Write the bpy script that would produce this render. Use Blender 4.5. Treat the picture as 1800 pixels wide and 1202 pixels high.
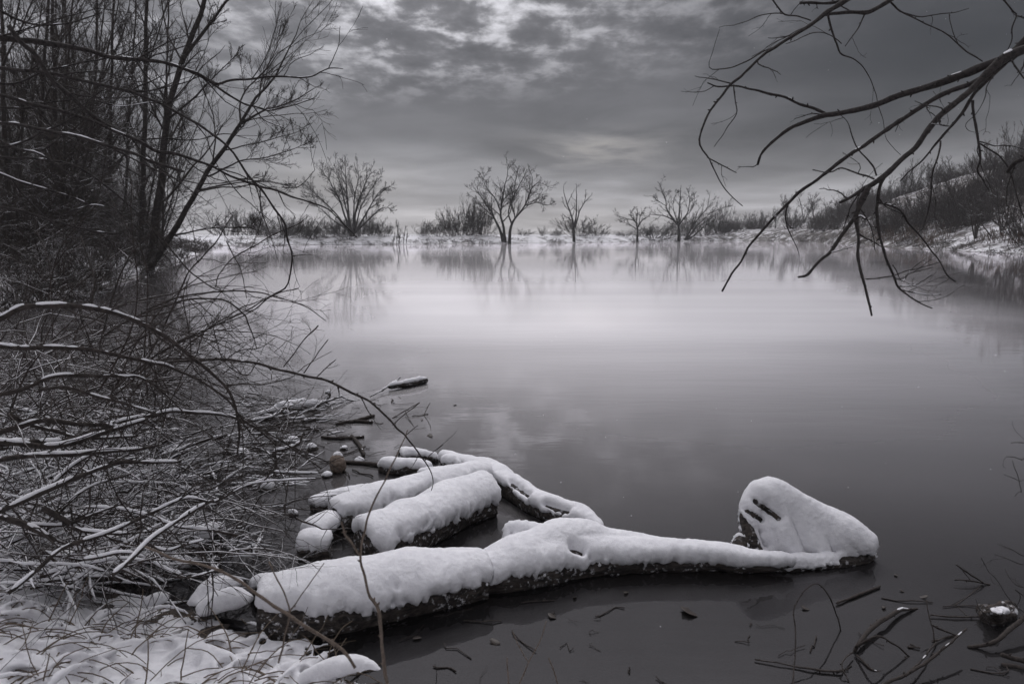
import bpy, bmesh, math, random
import numpy as np
from mathutils import Vector

random.seed(7)
rng = np.random.default_rng(11)
scn = bpy.context.scene
for o in list(bpy.data.objects):
    bpy.data.objects.remove(o)
col = scn.collection

# ------------------------------------------------------------------ camera
CAM_H = 1.6
FPX, W, H = 1200.0, 1800.0, 1202.0
PITCH = math.atan((601 - 412) / FPX)
cd = bpy.data.cameras.new('camera')
cam = bpy.data.objects.new('camera', cd)
col.objects.link(cam)
cam.location = (0, 0, CAM_H)
cam.rotation_euler = (math.pi / 2 - PITCH, 0, 0)
cd.sensor_width = 36
cd.lens = 36 * FPX / W
cd.clip_start = 0.05
cd.clip_end = 3000
cd.dof.use_dof = True
cd.dof.focus_distance = 5.0
cd.dof.aperture_fstop = 4.5
scn.camera = cam

# ------------------------------------------------------------------ world
wd = bpy.data.worlds.new('World')
scn.world = wd
wd.use_nodes = True


class N:
    """small node-tree helper"""
    def __init__(s, nt):
        s.nt = nt
        nt.nodes.clear()

    def n(s, typ, **kw):
        nd = s.nt.nodes.new(typ)
        for k, v in kw.items():
            setattr(nd, k, v)
        return nd

    def put(s, sock, v):
        if v is None:
            return
        if hasattr(v, 'is_output') or isinstance(v, bpy.types.NodeSocket):
            s.nt.links.new(v, sock)
        else:
            sock.default_value = v

    def m(s, op, a, b=None, c=None, clamp=False):
        nd = s.n('ShaderNodeMath', operation=op, use_clamp=clamp)
        for i, v in enumerate((a, b, c)):
            s.put(nd.inputs[i], v)
        return nd.outputs[0]

    def ss(s, v, lo, hi, a=0.0, b=1.0):
        nd = s.n('ShaderNodeMapRange', interpolation_type='SMOOTHSTEP')
        s.put(nd.inputs['Value'], v)
        nd.inputs['From Min'].default_value = lo
        nd.inputs['From Max'].default_value = hi
        nd.inputs['To Min'].default_value = a
        nd.inputs['To Max'].default_value = b
        return nd.outputs[0]

    def noise(s, vec, scale, detail=4, rough=0.5, dist=0.0):
        nd = s.n('ShaderNodeTexNoise')
        s.put(nd.inputs['Vector'], vec)
        nd.inputs['Scale'].default_value = scale
        nd.inputs['Detail'].default_value = detail
        nd.inputs['Roughness'].default_value = rough
        nd.inputs['Distortion'].default_value = dist
        return nd.outputs['Fac']

    def xyz(s, x, y, z):
        nd = s.n('ShaderNodeCombineXYZ')
        for i, v in enumerate((x, y, z)):
            s.put(nd.inputs[i], v)
        return nd.outputs[0]

    def mapv(s, vec, scale, loc=(0, 0, 0)):
        nd = s.n('ShaderNodeMapping')
        s.put(nd.inputs['Vector'], vec)
        nd.inputs['Scale'].default_value = scale
        nd.inputs['Location'].default_value = loc
        return nd.outputs[0]

    def mix(s, fac, a, b):
        nd = s.n('ShaderNodeMix', data_type='RGBA')
        s.put(nd.inputs['Factor'], fac)
        s.put(nd.inputs[6], a if not isinstance(a, tuple) else tuple(a) + (1,) * (4 - len(a)))
        s.put(nd.inputs[7], b if not isinstance(b, tuple) else tuple(b) + (1,) * (4 - len(b)))
        return nd.outputs[2]


SUN_EL, SUN_AZ = math.radians(47), math.radians(-4)      # azimuth from +Y towards +X
GLOW = (math.sin(SUN_AZ) * math.cos(SUN_EL), math.cos(SUN_AZ) * math.cos(SUN_EL), math.sin(SUN_EL))


def build_world():
    t = N(wd.node_tree)
    tc = t.n('ShaderNodeTexCoord')
    nrm = t.n('ShaderNodeVectorMath', operation='NORMALIZE')
    t.nt.links.new(tc.outputs['Generated'], nrm.inputs[0])
    sep = t.n('ShaderNodeSeparateXYZ')
    t.nt.links.new(nrm.outputs[0], sep.inputs[0])
    x, y, z0 = sep.outputs
    z = t.m('MAXIMUM', z0, 0.0)
    # luminance of the overcast by height (dark far bank of cloud, bright overhead)
    cr = t.n('ShaderNodeValToRGB')
    cr.color_ramp.interpolation = 'LINEAR'
    pts = [(0, .47), (.035, .43), (.08, .28), (.135, .155), (.21, .165), (.29, .21), (.40, .33), (.6, .68), (1, .78)]
    el = cr.color_ramp.elements
    el[0].color = (pts[0][1],) * 3 + (1,)
    el[1].color = (pts[-1][1],) * 3 + (1,)
    for p, v in pts[1:-1]:
        e = el.new(p)
        e.color = (v, v, v, 1)
    t.put(cr.inputs[0], z)
    base = cr.outputs[0]
    bw = t.n('ShaderNodeRGBToBW')
    t.nt.links.new(base, bw.inputs[0])
    L = bw.outputs[0]
    # cloud deck seen in perspective
    zz = t.m('ADD', z, 0.10)
    q = t.xyz(t.m('DIVIDE', x, zz), t.m('DIVIDE', y, zz), 0.0)
    n1 = t.noise(t.mapv(q, (1.0, 1.0, 1), (3.1, 1.7, 0)), 1.3, 5, .55, .4)
    n2 = t.noise(t.mapv(q, (1.0, .75, 1), (5.1, 2.2, 0)), 5.4, 8, .58, .12)
    n3 = t.noise(t.mapv(q, (1.0, 1.0, 1), (1.3, 9.2, 0)), 0.55, 3, .5, .2)
    big = t.ss(n3, .35, .68, .72, 1.28)
    mid = t.ss(n1, .3, .72, .84, 1.18)
    puffw = t.m('MULTIPLY', t.ss(t.m('SUBTRACT', z, t.m('MULTIPLY', x, .10)), .17, .24), t.m('MULTIPLY', t.ss(z, .31, .39, 1, .1), t.ss(x, .25, .5, 1, .1)))
    puff = t.m('ADD', t.ss(n2, .42, .68, -.18, .85), t.ss(n2, .28, .48, -.22, 0.0))
    puff = t.m('ADD', 1.0, t.m('MULTIPLY', puff, puffw))
    L = t.m('MULTIPLY', t.m('MULTIPLY', L, big), t.m('MULTIPLY', mid, puff))
    # the deck is thicker to the right of the lake
    dk = t.m('MULTIPLY', t.ss(x, .10, .5), t.m('MULTIPLY', t.ss(z, .03, .22), t.ss(z, .33, .5, 1, 0)))
    L = t.m('MULTIPLY', L, t.m('SUBTRACT', 1.0, t.m('MULTIPLY', dk, .62)))

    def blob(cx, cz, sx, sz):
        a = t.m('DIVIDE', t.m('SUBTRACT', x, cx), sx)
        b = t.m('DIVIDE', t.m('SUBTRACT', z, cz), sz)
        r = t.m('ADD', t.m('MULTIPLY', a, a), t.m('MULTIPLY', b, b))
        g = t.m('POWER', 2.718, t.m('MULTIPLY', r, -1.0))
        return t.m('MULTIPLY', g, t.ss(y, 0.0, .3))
    brk = t.m('MULTIPLY', blob(-.10, .30, .22, .07), t.ss(n2, .48, .66, 0.0, .50))
    brk2 = t.m('MULTIPLY', blob(.12, .118, .10, .022), t.ss(n1, .36, .62, .03, .22))
    brk3 = t.m('MULTIPLY', blob(-.24, .07, .10, .03), .10)
    brk4 = t.m('MULTIPLY', blob(.02, .02, .30, .03), .08)
    brk5 = t.m('MULTIPLY', blob(-.42, .16, .22, .14), .06)
    # the sun stands behind the cloud deck ahead, above the picture
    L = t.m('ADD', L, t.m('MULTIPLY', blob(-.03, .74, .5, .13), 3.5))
    L = t.m('ADD', L, t.m('ADD', t.m('ADD', brk, brk2), t.m('ADD', brk3, t.m('ADD', brk4, brk5))))
    warm = t.m('MULTIPLY', t.m('ADD', t.m('ADD', brk2, brk3), brk4), 4.0, clamp=True)
    tint = t.mix(warm, (.985, .975, 1.04), (1.06, 1.0, .95))
    vm = t.n('ShaderNodeVectorMath', operation='SCALE')
    t.put(vm.inputs[0], tint)
    t.put(vm.inputs['Scale'], t.m('MULTIPLY', L, 10.0))
    sky = t.n('ShaderNodeTexSky', sky_type='NISHITA')
    sky.sun_disc = False
    sky.sun_elevation = SUN_EL
    sky.sun_rotation = SUN_AZ
    add = t.n('ShaderNodeMix', data_type='RGBA', blend_type='MIX')
    add.inputs['Factor'].default_value = .03
    t.nt.links.new(vm.outputs[0], add.inputs[6])
    t.nt.links.new(sky.outputs[0], add.inputs[7])
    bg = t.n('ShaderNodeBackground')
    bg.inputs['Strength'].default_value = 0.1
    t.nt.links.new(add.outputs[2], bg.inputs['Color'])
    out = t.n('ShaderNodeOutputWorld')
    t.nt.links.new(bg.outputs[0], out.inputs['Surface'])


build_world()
sd_ = bpy.data.lights.new('sun', 'SUN')
sd_.energy = 0.5
sd_.angle = math.radians(14)
sd_.color = (1, .97, .93)
sun = bpy.data.objects.new('sun', sd_)
col.objects.link(sun)
sdir = Vector((math.sin(SUN_AZ) * math.cos(SUN_EL), math.cos(SUN_AZ) * math.cos(SUN_EL), math.sin(SUN_EL)))
sun.rotation_euler = sdir.to_track_quat('Z', 'Y').to_euler()

scn.view_settings.view_transform = 'Standard'
scn.view_settings.look = 'None'
scn.view_settings.exposure = 0
scn.view_settings.gamma = 1
scn.view_settings.use_curve_mapping = False
cy = scn.cycles
cy.use_denoising = True
cy.max_bounces = 6
cy.diffuse_bounces = 3
cy.glossy_bounces = 3
cy.transparent_max_bounces = 12
cy.volume_bounces = 0
cy.caustics_reflective = False
cy.caustics_refractive = False
wd.cycles.sampling_method = 'AUTOMATIC'

# ------------------------------------------------------------------ maths helpers
CP, SP = math.cos(PITCH), math.sin(PITCH)


def ray(px, py):
    u, v = (px - W / 2) / FPX, (H / 2 - py) / FPX
    return np.array([u, CP + v * SP, -SP + v * CP])


def G(px, py, z=0.0):
    """point of the photograph that lies at height z"""
    d = ray(px, py)
    t = (z - CAM_H) / d[2]
    return np.array([0, 0, CAM_H]) + d * t


def P(px, py, dist):
    """point of the photograph that lies dist metres away"""
    d = ray(px, py)
    return np.array([0, 0, CAM_H]) + d * (dist / d[1])


def pxr(r, dist):
    return r / FPX * dist


def sstep(a, b, x):
    t = np.clip((np.asarray(x, float) - a) / (b - a), 0, 1)
    return t * t * (3 - 2 * t)


def _hash(i, j, k, s):
    n = (i.astype(np.uint32) * np.uint32(374761393) + j.astype(np.uint32) * np.uint32(668265263)
         + k.astype(np.uint32) * np.uint32(2246822519) + np.uint32(s * 3266489917 & 0xffffffff))
    n = (n ^ (n >> np.uint32(13))) * np.uint32(1274126177)
    n = n ^ (n >> np.uint32(16))
    return (n & np.uint32(0xffffff)).astype(float) / 0xffffff


def vnoise(p, s=0):
    p = np.asarray(p, float)
    f = np.floor(p)
    t = p - f
    t = t * t * (3 - 2 * t)
    i = f.astype(np.int64)
    r = 0
    for a in (0, 1):
        wa = t[..., 0] if a else 1 - t[..., 0]
        for b in (0, 1):
            wb = t[..., 1] if b else 1 - t[..., 1]
            for c in (0, 1):
                wc = t[..., 2] if c else 1 - t[..., 2]
                r = r + wa * wb * wc * _hash(i[..., 0] + a, i[..., 1] + b, i[..., 2] + c, s)
    return r


def fbm(p, scale=1.0, octv=4, s=0, gain=.5):
    p = np.asarray(p, float) * scale
    r, a, tot = 0, 1.0, 0
    for o in range(octv):
        r = r + a * vnoise(p + 17.3 * o, s + o)
        tot += a
        a *= gain
        p = p * 2.03
    return r / tot * 2 - 1


def norm(v):
    return v / np.maximum(np.linalg.norm(v, axis=-1, keepdims=True), 1e-9)


# ------------------------------------------------------------------ object helpers
def mesh_np(name, V, F, mat, smooth=True):
    """F: list of (k, 4) or (k, 3) int arrays"""
    me = bpy.data.meshes.new(name)
    V = np.asarray(V, np.float32)
    F = [np.asarray(f, np.int32) for f in (F if isinstance(F, list) else [F]) if len(f)]
    loops = np.concatenate([f.ravel() for f in F]) if F else np.zeros(0, np.int32)
    sizes = np.concatenate([np.full(len(f), f.shape[1], np.int32) for f in F]) if F else np.zeros(0, np.int32)
    me.vertices.add(len(V))
    me.vertices.foreach_set('co', V.ravel())
    me.loops.add(len(loops))
    me.loops.foreach_set('vertex_index', loops)
    me.polygons.add(len(sizes))
    st = np.zeros(len(sizes), np.int32)
    st[1:] = np.cumsum(sizes)[:-1]
    me.polygons.foreach_set('loop_start', st)
    me.polygons.foreach_set('use_smooth', np.full(len(sizes), smooth))
    me.update(calc_edges=True)
    me.validate()
    if mat:
        me.materials.append(mat)
    return me


def obj(name, me, parent=None, **props):
    o = bpy.data.objects.new(name, me)
    col.objects.link(o)
    if parent is not None:
        o.parent = parent
    for k, v in props.items():
        o[k] = v
    return o


def tag(o, label, cat, group=None):
    o['label'] = label
    o['category'] = cat
    if group:
        o['group'] = group
    return o


def thing(name, label, cat, loc=(0, 0, 0), group=None):
    o = bpy.data.objects.new(name, None)
    col.objects.link(o)
    o.empty_display_size = .1
    o.location = tuple(float(c) for c in loc)
    return tag(o, label, cat, group)


class Tubes:
    """collects batches of polylines and builds them as one mesh of tubes"""
    def __init__(s):
        s.V, s.F, s.n = [], [], 0

    def batch(s, pts, rad, sides=4, cap=True):
        pts = np.asarray(pts, float)
        rad = np.asarray(rad, float)
        if pts.ndim == 2:
            pts, rad = pts[None], rad[None]
        Nn, n = pts.shape[:2]
        if Nn == 0:
            return s
        tg = np.gradient(pts, axis=1)
        tg = norm(tg)
        mt = norm(tg.mean(1))
        ref = np.where(np.abs(mt[:, 2:3]) > .8, np.array([[1., 0.1, 0]]), np.array([[0., 0, 1]]))[:, None, :]
        u = norm(np.cross(np.broadcast_to(ref, tg.shape), tg))
        v = np.cross(tg, u)
        a = np.arange(sides) / sides * 2 * math.pi
        ring = (pts[:, :, None, :] + rad[:, :, None, None] *
                (np.cos(a)[None, None, :, None] * u[:, :, None, :] + np.sin(a)[None, None, :, None] * v[:, :, None, :]))
        V = ring.reshape(-1, 3)
        base = s.n + (np.arange(Nn) * n * sides)[:, None, None]
        i = np.arange(n - 1)[None, :, None] * sides
        k = np.arange(sides)[None, None, :]
        k2 = (k + 1) % sides
        F = np.stack([base + i + k, base + i + k2, base + i + sides + k2, base + i + sides + k], -1).reshape(-1, 4)
        s.V.append(V)
        s.F.append(F)
        s.n += len(V)
        if cap and sides >= 4:
            for e in (0, n - 1):
                c = pts[:, e]
                s.V.append(c)
                ci = s.n + np.arange(Nn)
                rb = (s.n - len(V)) if e == 0 else None
                s.n += Nn
                r0 = (base[:, 0, 0] + e * sides)[:, None]
                kk = np.arange(sides)[None]
                A, B = r0 + kk, r0 + (kk + 1) % sides
                C = np.broadcast_to(ci[:, None], A.shape)
                tri = np.stack([B, A, C] if e == 0 else [A, B, C], -1).reshape(-1, 3)
                # stored as quads is not possible, keep in its own list
                s.T = getattr(s, 'T', [])
                s.T.append(tri)
        return s

    def mesh(s, name, mat, origin=(0, 0, 0)):
        V = np.concatenate(s.V) - np.asarray(origin, float)
        F = [np.concatenate(s.F)] + ([np.concatenate(s.T)] if getattr(s, 'T', None) else [])
        return mesh_np(name, V, F, mat)


def resample(pts, n, smooth=True):
    """even resampling of a traced polyline with Catmull-Rom rounding"""
    pts = np.asarray(pts, float)
    if smooth and len(pts) > 2:
        e = np.vstack([2 * pts[0] - pts[1], pts, 2 * pts[-1] - pts[-2]])
        out = []
        for i in range(1, len(e) - 2):
            t = np.linspace(0, 1, 8, endpoint=False)[:, None]
            p0, p1, p2, p3 = e[i - 1], e[i], e[i + 1], e[i + 2]
            out.append(.5 * (2 * p1 + (p2 - p0) * t + (2 * p0 - 5 * p1 + 4 * p2 - p3) * t ** 2 + (3 * p1 - p0 - 3 * p2 + p3) * t ** 3))
        out.append(pts[-1:])
        pts = np.vstack(out)
    d = np.r_[0, np.cumsum(np.linalg.norm(np.diff(pts[:, :3], axis=0), axis=1))]
    s = np.linspace(0, d[-1], n)
    return np.stack([np.interp(s, d, pts[:, k]) for k in range(pts.shape[1])], 1)


def grow(P_, R_, k, t0=.2, t1=1.0, lenf=.5, ang=.7, up=.15, m=6, wig=.12, rf=.6, rmin=.003, lenabs=None, tip=.35):
    """children for a batch of branches: (N, n, 3) -> (N*k, m, 3)"""
    Nn, n = P_.shape[:2]
    if Nn == 0 or k == 0:
        return np.zeros((0, m, 3)), np.zeros((0, m))
    t = rng.uniform(t0, t1, (Nn, k))
    f = t * (n - 1)
    i = np.clip(f.astype(int), 0, n - 2)
    w = (f - i)[..., None]
    rows = np.arange(Nn)[:, None]
    A, B = P_[rows, i], P_[rows, i + 1]
    b = (A * (1 - w) + B * w).reshape(-1, 3)
    tg = norm(B - A).reshape(-1, 3)
    r0 = (R_[rows, i] * (1 - w[..., 0]) + R_[rows, i + 1] * w[..., 0]).reshape(-1)
    ln = np.linalg.norm(np.diff(P_, axis=1), axis=2).sum(1)
    L = (ln[:, None] * lenf * (1.1 - .6 * t) * rng.uniform(.55, 1.25, (Nn, k))).reshape(-1)
    if lenabs:
        L = rng.uniform(lenabs[0], lenabs[1], len(L))
    rv = norm(rng.normal(size=tg.shape))
    side = norm(np.cross(tg, rv))
    an = (ang * rng.uniform(.6, 1.35, len(L)))[:, None]
    d = norm(tg * np.cos(an) + side * np.sin(an))
    pts = np.zeros((len(L), m, 3))
    pts[:, 0] = b
    upv = np.array([0, 0, 1.0])
    for j in range(1, m):
        d = norm(d + upv * up / m * 3 + rng.normal(size=d.shape) * wig)
        pts[:, j] = pts[:, j - 1] + d * (L / (m - 1))[:, None]
    rb = np.maximum(r0 * rf, rmin)
    rad = np.maximum(rb[:, None] * np.linspace(1, tip, m)[None], rmin * .7)
    return pts, rad


def trace(pl, dist0, dist1=None, n=None, conv=None, jig=0.0, rs=1.0):
    """pl: [(px, py, r_px), ...] -> resampled 3-D polyline + radii; the depth runs from dist0 to dist1"""
    dist1 = dist0 if dist1 is None else dist1
    out = []
    k = len(pl)
    lastr = 2.0
    rr = [p[2] if len(p) > 2 else None for p in pl]
    idx = [i for i, r in enumerate(rr) if r is not None]
    rv = np.interp(np.arange(k), idx, [rr[i] for i in idx]) if idx else np.full(k, 1.5)
    for i, p in enumerate(pl):
        x, y = p[0], p[1]
        if conv:
            x, y = conv[0] + x / conv[2], conv[1] + y / conv[2]
        d = dist0 + (dist1 - dist0) * i / (k - 1)
        q = P(x, y, d)
        out.append([*q, pxr(rv[i], d) * rs])
    n = n or max(6, 4 * k)
    a = resample(out, n)
    pts, rad = a[:, :3], np.maximum(a[:, 3], 1e-4)
    if jig:
        ln = np.linalg.norm(np.diff(pts, axis=0), axis=1).sum()
        s = np.linspace(0, 1, n)[:, None] * ln
        sd = rng.uniform(0, 100)
        for ax in range(3):
            pts[:, ax] += jig * fbm(np.hstack([s / (jig * 12) + sd, s * 0 + ax * 9.1, s * 0]), 1, 2)
    return pts, rad


def snow_tube(T, pts, rad, cover=.75, fat=.9, lift=.75, sides=6, seed=0, rise=0.004):
    """snow lying along the top of a branch (batch or single), thinning out in gaps"""
    if pts.ndim == 2:
        pts, rad = pts[None], rad[None]
    tg = norm(np.gradient(pts, axis=1))
    flat = sstep(.9, .45, np.abs(tg[..., 2]))
    nz = fbm(pts, 17, 4, seed) * .85 + .5
    a = sstep(1 - cover - .25, 1 - cover + .32, nz) * flat
    a[:, 0] *= .3
    a[:, -1] *= .2
    r = rad * fat * a + rise * a
    up = np.zeros_like(pts)
    up[..., 2] = rad * lift + rise * .4
    up[..., 2] -= (1 - a) * rad * 1.4
    T.batch(pts + up, np.maximum(r, rad * .12), sides)


# ------------------------------------------------------------------ materials
def mat_new(name):
    m = bpy.data.materials.new(name)
    m.use_nodes = True
    t = N(m.node_tree)
    out = t.n('ShaderNodeOutputMaterial')
    return m, t, out


def principled(t, out, colr, rough=.8, bump=None, strength=.3, dist=.01, spec=.3):
    b = t.n('ShaderNodeBsdfPrincipled')
    t.put(b.inputs['Base Color'], colr if not isinstance(colr, tuple) else tuple(colr) + (1,))
    t.put(b.inputs['Roughness'], rough)
    b.inputs['Specular IOR Level'].default_value = spec
    if bump is not None:
        bn = t.n('ShaderNodeBump')
        bn.inputs['Strength'].default_value = strength
        bn.inputs['Distance'].default_value = dist
        t.put(bn.inputs['Height'], bump)
        t.nt.links.new(bn.outputs[0], b.inputs['Normal'])
    t.nt.links.new(b.outputs[0], out.inputs['Surface'])
    return b


def make_mats():
    M = {}
    # snow
    m, t, o = mat_new('snow')
    g = t.n('ShaderNodeNewGeometry').outputs['Position']
    n = t.noise(g, 260, 3, .7)
    n2 = t.noise(g, 24, 4, .6)
    c = t.mix(t.ss(n2, .3, .7), (.71, .705, .735), (.81, .805, .83))
    hgt = t.m('ADD', t.m('MULTIPLY', n, .35), n2)
    principled(t, o, c, .7, hgt, .7, .012, .2)
    M['snow'] = m

    def bark(name, c0, c1, snow, scale=60, thr=(.35, .62)):
        m, t, o = mat_new(name)
        gm = t.n('ShaderNodeNewGeometry')
        g = gm.outputs['Position']
        n = t.noise(g, scale, 4, .65)
        c = t.mix(t.ss(n, .3, .7), c0, c1)
        if snow > 0:
            sp = t.n('ShaderNodeSeparateXYZ')
            t.nt.links.new(gm.outputs['Normal'], sp.inputs[0])
            k = t.m('ADD', sp.outputs[2], t.m('MULTIPLY', t.m('SUBTRACT', t.noise(g, 1.3, 5, .7), .5), 1.8))
            f = t.ss(k, 1.0 - snow, 1.0 - snow + .3)
            c = t.mix(f, c, (.78, .775, .80))
        principled(t, o, c, .85, n, .5, .004, .2)
        return m
    M['bark_near'] = bark('dark wet bark', (.016, .014, .014), (.045, .039, .037), 0, 90)
    M['bark_bank'] = bark('bank tree bark', (.020, .017, .016), (.055, .046, .042), .18, 12)
    M['twig_bank'] = bark('bank twigs', (.022, .018, .017), (.06, .048, .042), .30, 12)
    M['bark_far'] = bark('far tree bark', (.03, .027, .027), (.06, .054, .052), .05, 3)
    M['twig_far'] = bark('far twigs', (.030, .027, .026), (.058, .052, .050), .06, 3)
    M['twig_hill'] = bark('hill scrub', (.030, .025, .024), (.065, .052, .048), .22, 2)
    M['twig_rust'] = bark('rusty reeds', (.06, .04, .03), (.11, .07, .05), .15, 4)
    M['bark_bush'] = bark('bush bark', (.018, .015, .014), (.052, .043, .039), .0, 70)
    M['twig_bush'] = bark('bush twigs', (.020, .016, .015), (.056, .044, .039), .26, 40)
    M['stem'] = bark('dry stem', (.07, .055, .045), (.14, .11, .09), 0, 120)
    M['sunk'] = bark('sodden twig', (.020, .017, .016), (.060, .050, .045), .0, 120)

    # rotten log wood: dark, streaked
    m, t, o = mat_new('rotten log wood')
    g = t.n('ShaderNodeNewGeometry').outputs['Position']
    n = t.noise(t.mapv(g, (9, 60, 60)), 1.0, 5, .65)
    n2 = t.noise(g, 45, 4, .6)
    c = t.mix(t.ss(n, .35, .7), (.014, .012, .012), (.075, .062, .054))
    c = t.mix(t.m('MULTIPLY', t.ss(n2, .53, .66), t.ss(t.noise(g, 9, 3, .6), .42, .62)), c, (.66, .655, .68))      # frost and loose snow caught in the bark
    principled(t, o, c, .8, t.m('ADD', n, n2), .9, .01, .25)
    M['log'] = m

    # leaf / debris
    m, t, o = mat_new('sodden leaf')
    g = t.n('ShaderNodeNewGeometry').outputs['Position']
    n = t.noise(g, 80, 3, .6)
    principled(t, o, t.mix(n, (.012, .010, .009), (.05, .036, .028)), .5, n, .4, .003, .4)
    M['leaf'] = m
    # stone
    m, t, o = mat_new('brown stone')
    g = t.n('ShaderNodeNewGeometry').outputs['Position']
    n = t.noise(g, 60, 5, .65)
    principled(t, o, t.mix(t.ss(n, .3, .7), (.09, .065, .05), (.25, .20, .165)), .8, n, .6, .01, .3)
    M['stone'] = m
    # dry grass
    m, t, o = mat_new('dry grass')
    g = t.n('ShaderNodeNewGeometry').outputs['Position']
    n = t.noise(g, 14, 3, .6)
    principled(t, o, t.mix(n, (.07, .055, .042), (.20, .155, .115)), .8)
    M['grass'] = m

    # ground: snow, earth and tussock showing on the steep shore
    m, t, o = mat_new('snowy ground')
    gm = t.n('ShaderNodeNewGeometry')
    g = gm.outputs['Position']
    sp = t.n('ShaderNodeSeparateXYZ')
    t.nt.links.new(gm.outputs['Normal'], sp.inputs[0])
    sz = t.n('ShaderNodeSeparateXYZ')
    t.nt.links.new(g, sz.inputs[0])
    na = t.noise(g, .55, 6, .72)
    nb = t.noise(g, 5.0, 5, .65)
    k = t.m('ADD', t.m('MULTIPLY', na, 1.1), t.m('MULTIPLY', nb, .55))
    k = t.m('ADD', k, t.m('MULTIPLY', t.m('SUBTRACT', sp.outputs[2], 1.0), .8))
    k = t.m('SUBTRACT', k, t.m('ADD', t.m('MULTIPLY', t.ss(sz.outputs[0], 34, 46), .10), t.m('MULTIPLY', t.ss(sz.outputs[1], 55, 85), .07)))
    f = t.ss(k, .56, .76)
    f = t.m('MULTIPLY', f, t.ss(t.m('ADD', sz.outputs[2], t.m('MULTIPLY', nb, .12)), .06, .14))
    earth = t.mix(nb, (.018, .015, .014), (.085, .068, .056))
    c = t.mix(f, earth, (.78, .775, .80))
    principled(t, o, c, .75, t.m('ADD', nb, t.noise(g, 60, 3, .6)), .5, .03, .25)
    M['ground'] = m

    # water: dark pond, wind ripples, mirror and soft gloss
    m, t, o = mat_new('pond water')
    g = t.n('ShaderNodeNewGeometry').outputs['Position']
    w1 = t.noise(t.mapv(g, (.55, 2.2, 1)), 1.6, 3, .55, .3)
    w2 = t.noise(t.mapv(g, (.8, 2.6, 1)), 7.0, 2, .5, .2)
    patch = t.ss(t.noise(t.mapv(g, (.03, .12, 1)), 1.0, 3, .6), .38, .62, .35, 1.0)
    hgt = t.m('MULTIPLY', t.m('ADD', w1, t.m('MULTIPLY', w2, .16)), patch)
    bn = t.n('ShaderNodeBump')
    bn.inputs['Strength'].default_value = 1.0
    bn.inputs['Distance'].default_value = .0023
    t.put(bn.inputs['Height'], hgt)
    fr = t.n('ShaderNodeFresnel')
    fr.inputs['IOR'].default_value = 1.33
    t.nt.links.new(bn.outputs[0], fr.inputs['Normal'])
    gl = t.n('ShaderNodeBsdfGlossy')
    gl.inputs['Color'].default_value = (1, .975, 1.0, 1)
    gl.inputs['Roughness'].default_value = .015
    t.nt.links.new(bn.outputs[0], gl.inputs['Normal'])
    gr = t.n('ShaderNodeBsdfGlossy')
    gr.inputs['Color'].default_value = (1, .975, 1.0, 1)
    gr.inputs['Roughness'].default_value = .50
    t.nt.links.new(bn.outputs[0], gr.inputs['Normal'])
    mg = t.n('ShaderNodeMixShader')
    sw = t.n('ShaderNodeSeparateXYZ')
    t.nt.links.new(g, sw.inputs[0])
    wob = t.m('MULTIPLY', t.m('SUBTRACT', t.noise(g, .12, 3, .6), .5), 6.0)
    lee1 = t.ss(t.m('ADD', t.m('ADD', sw.outputs[0], wob), t.m('MULTIPLY', sw.outputs[1], .35)), -3.5, 5.0)
    lee2 = t.ss(t.m('SUBTRACT', t.m('ADD', sw.outputs[0], wob), t.m('MULTIPLY', sw.outputs[1], .5)), -1.5, 5.0, 1.0, 0.0)
    streak = t.ss(t.noise(t.mapv(g, (.02, .22, 1)), 1.0, 3, .6), .35, .65, .92, 1.08)
    farlee = t.m('MULTIPLY', t.ss(sw.outputs[1], 8, 40, 1.0, .17), t.ss(sw.outputs[1], 2.5, 4.6, .8, 1.5))
    # the breeze roughens the middle of the pond, both banks lie in the lee
    t.put(mg.inputs[0], t.m('ADD', .03, t.m('MULTIPLY', t.m('MULTIPLY', lee1, lee2), t.m('MULTIPLY', t.m('MULTIPLY', streak, farlee), .25))))
    t.nt.links.new(gl.outputs[0], mg.inputs[1])
    t.nt.links.new(gr.outputs[0], mg.inputs[2])
    tr = t.n('ShaderNodeBsdfTransparent')
    tr.inputs['Color'].default_value = (.34, .33, .34, 1)
    df = t.n('ShaderNodeBsdfDiffuse')
    df.inputs['Color'].default_value = (.010, .0095, .010, 1)
    mb = t.n('ShaderNodeMixShader')
    mb.inputs[0].default_value = .45
    t.nt.links.new(tr.outputs[0], mb.inputs[1])
    t.nt.links.new(df.outputs[0], mb.inputs[2])
    mm = t.n('ShaderNodeMixShader')
    t.put(mm.inputs[0], t.m('MULTIPLY', t.m('POWER', fr.outputs[0], 1.35), 3.0, clamp=True))
    t.nt.links.new(mb.outputs[0], mm.inputs[1])
    t.nt.links.new(mg.outputs[0], mm.inputs[2])
    t.nt.links.new(mm.outputs[0], o.inputs['Surface'])
    M['water'] = m

    m, t, o = mat_new('haze')
    pv = t.n('ShaderNodeVolumePrincipled')
    pv.inputs['Color'].default_value = (.78, .78, .80, 1)
    pv.inputs['Density'].default_value = .0008
    t.nt.links.new(pv.outputs[0], o.inputs['Volume'])
    M['haze'] = m
    return M


M = make_mats()

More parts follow.
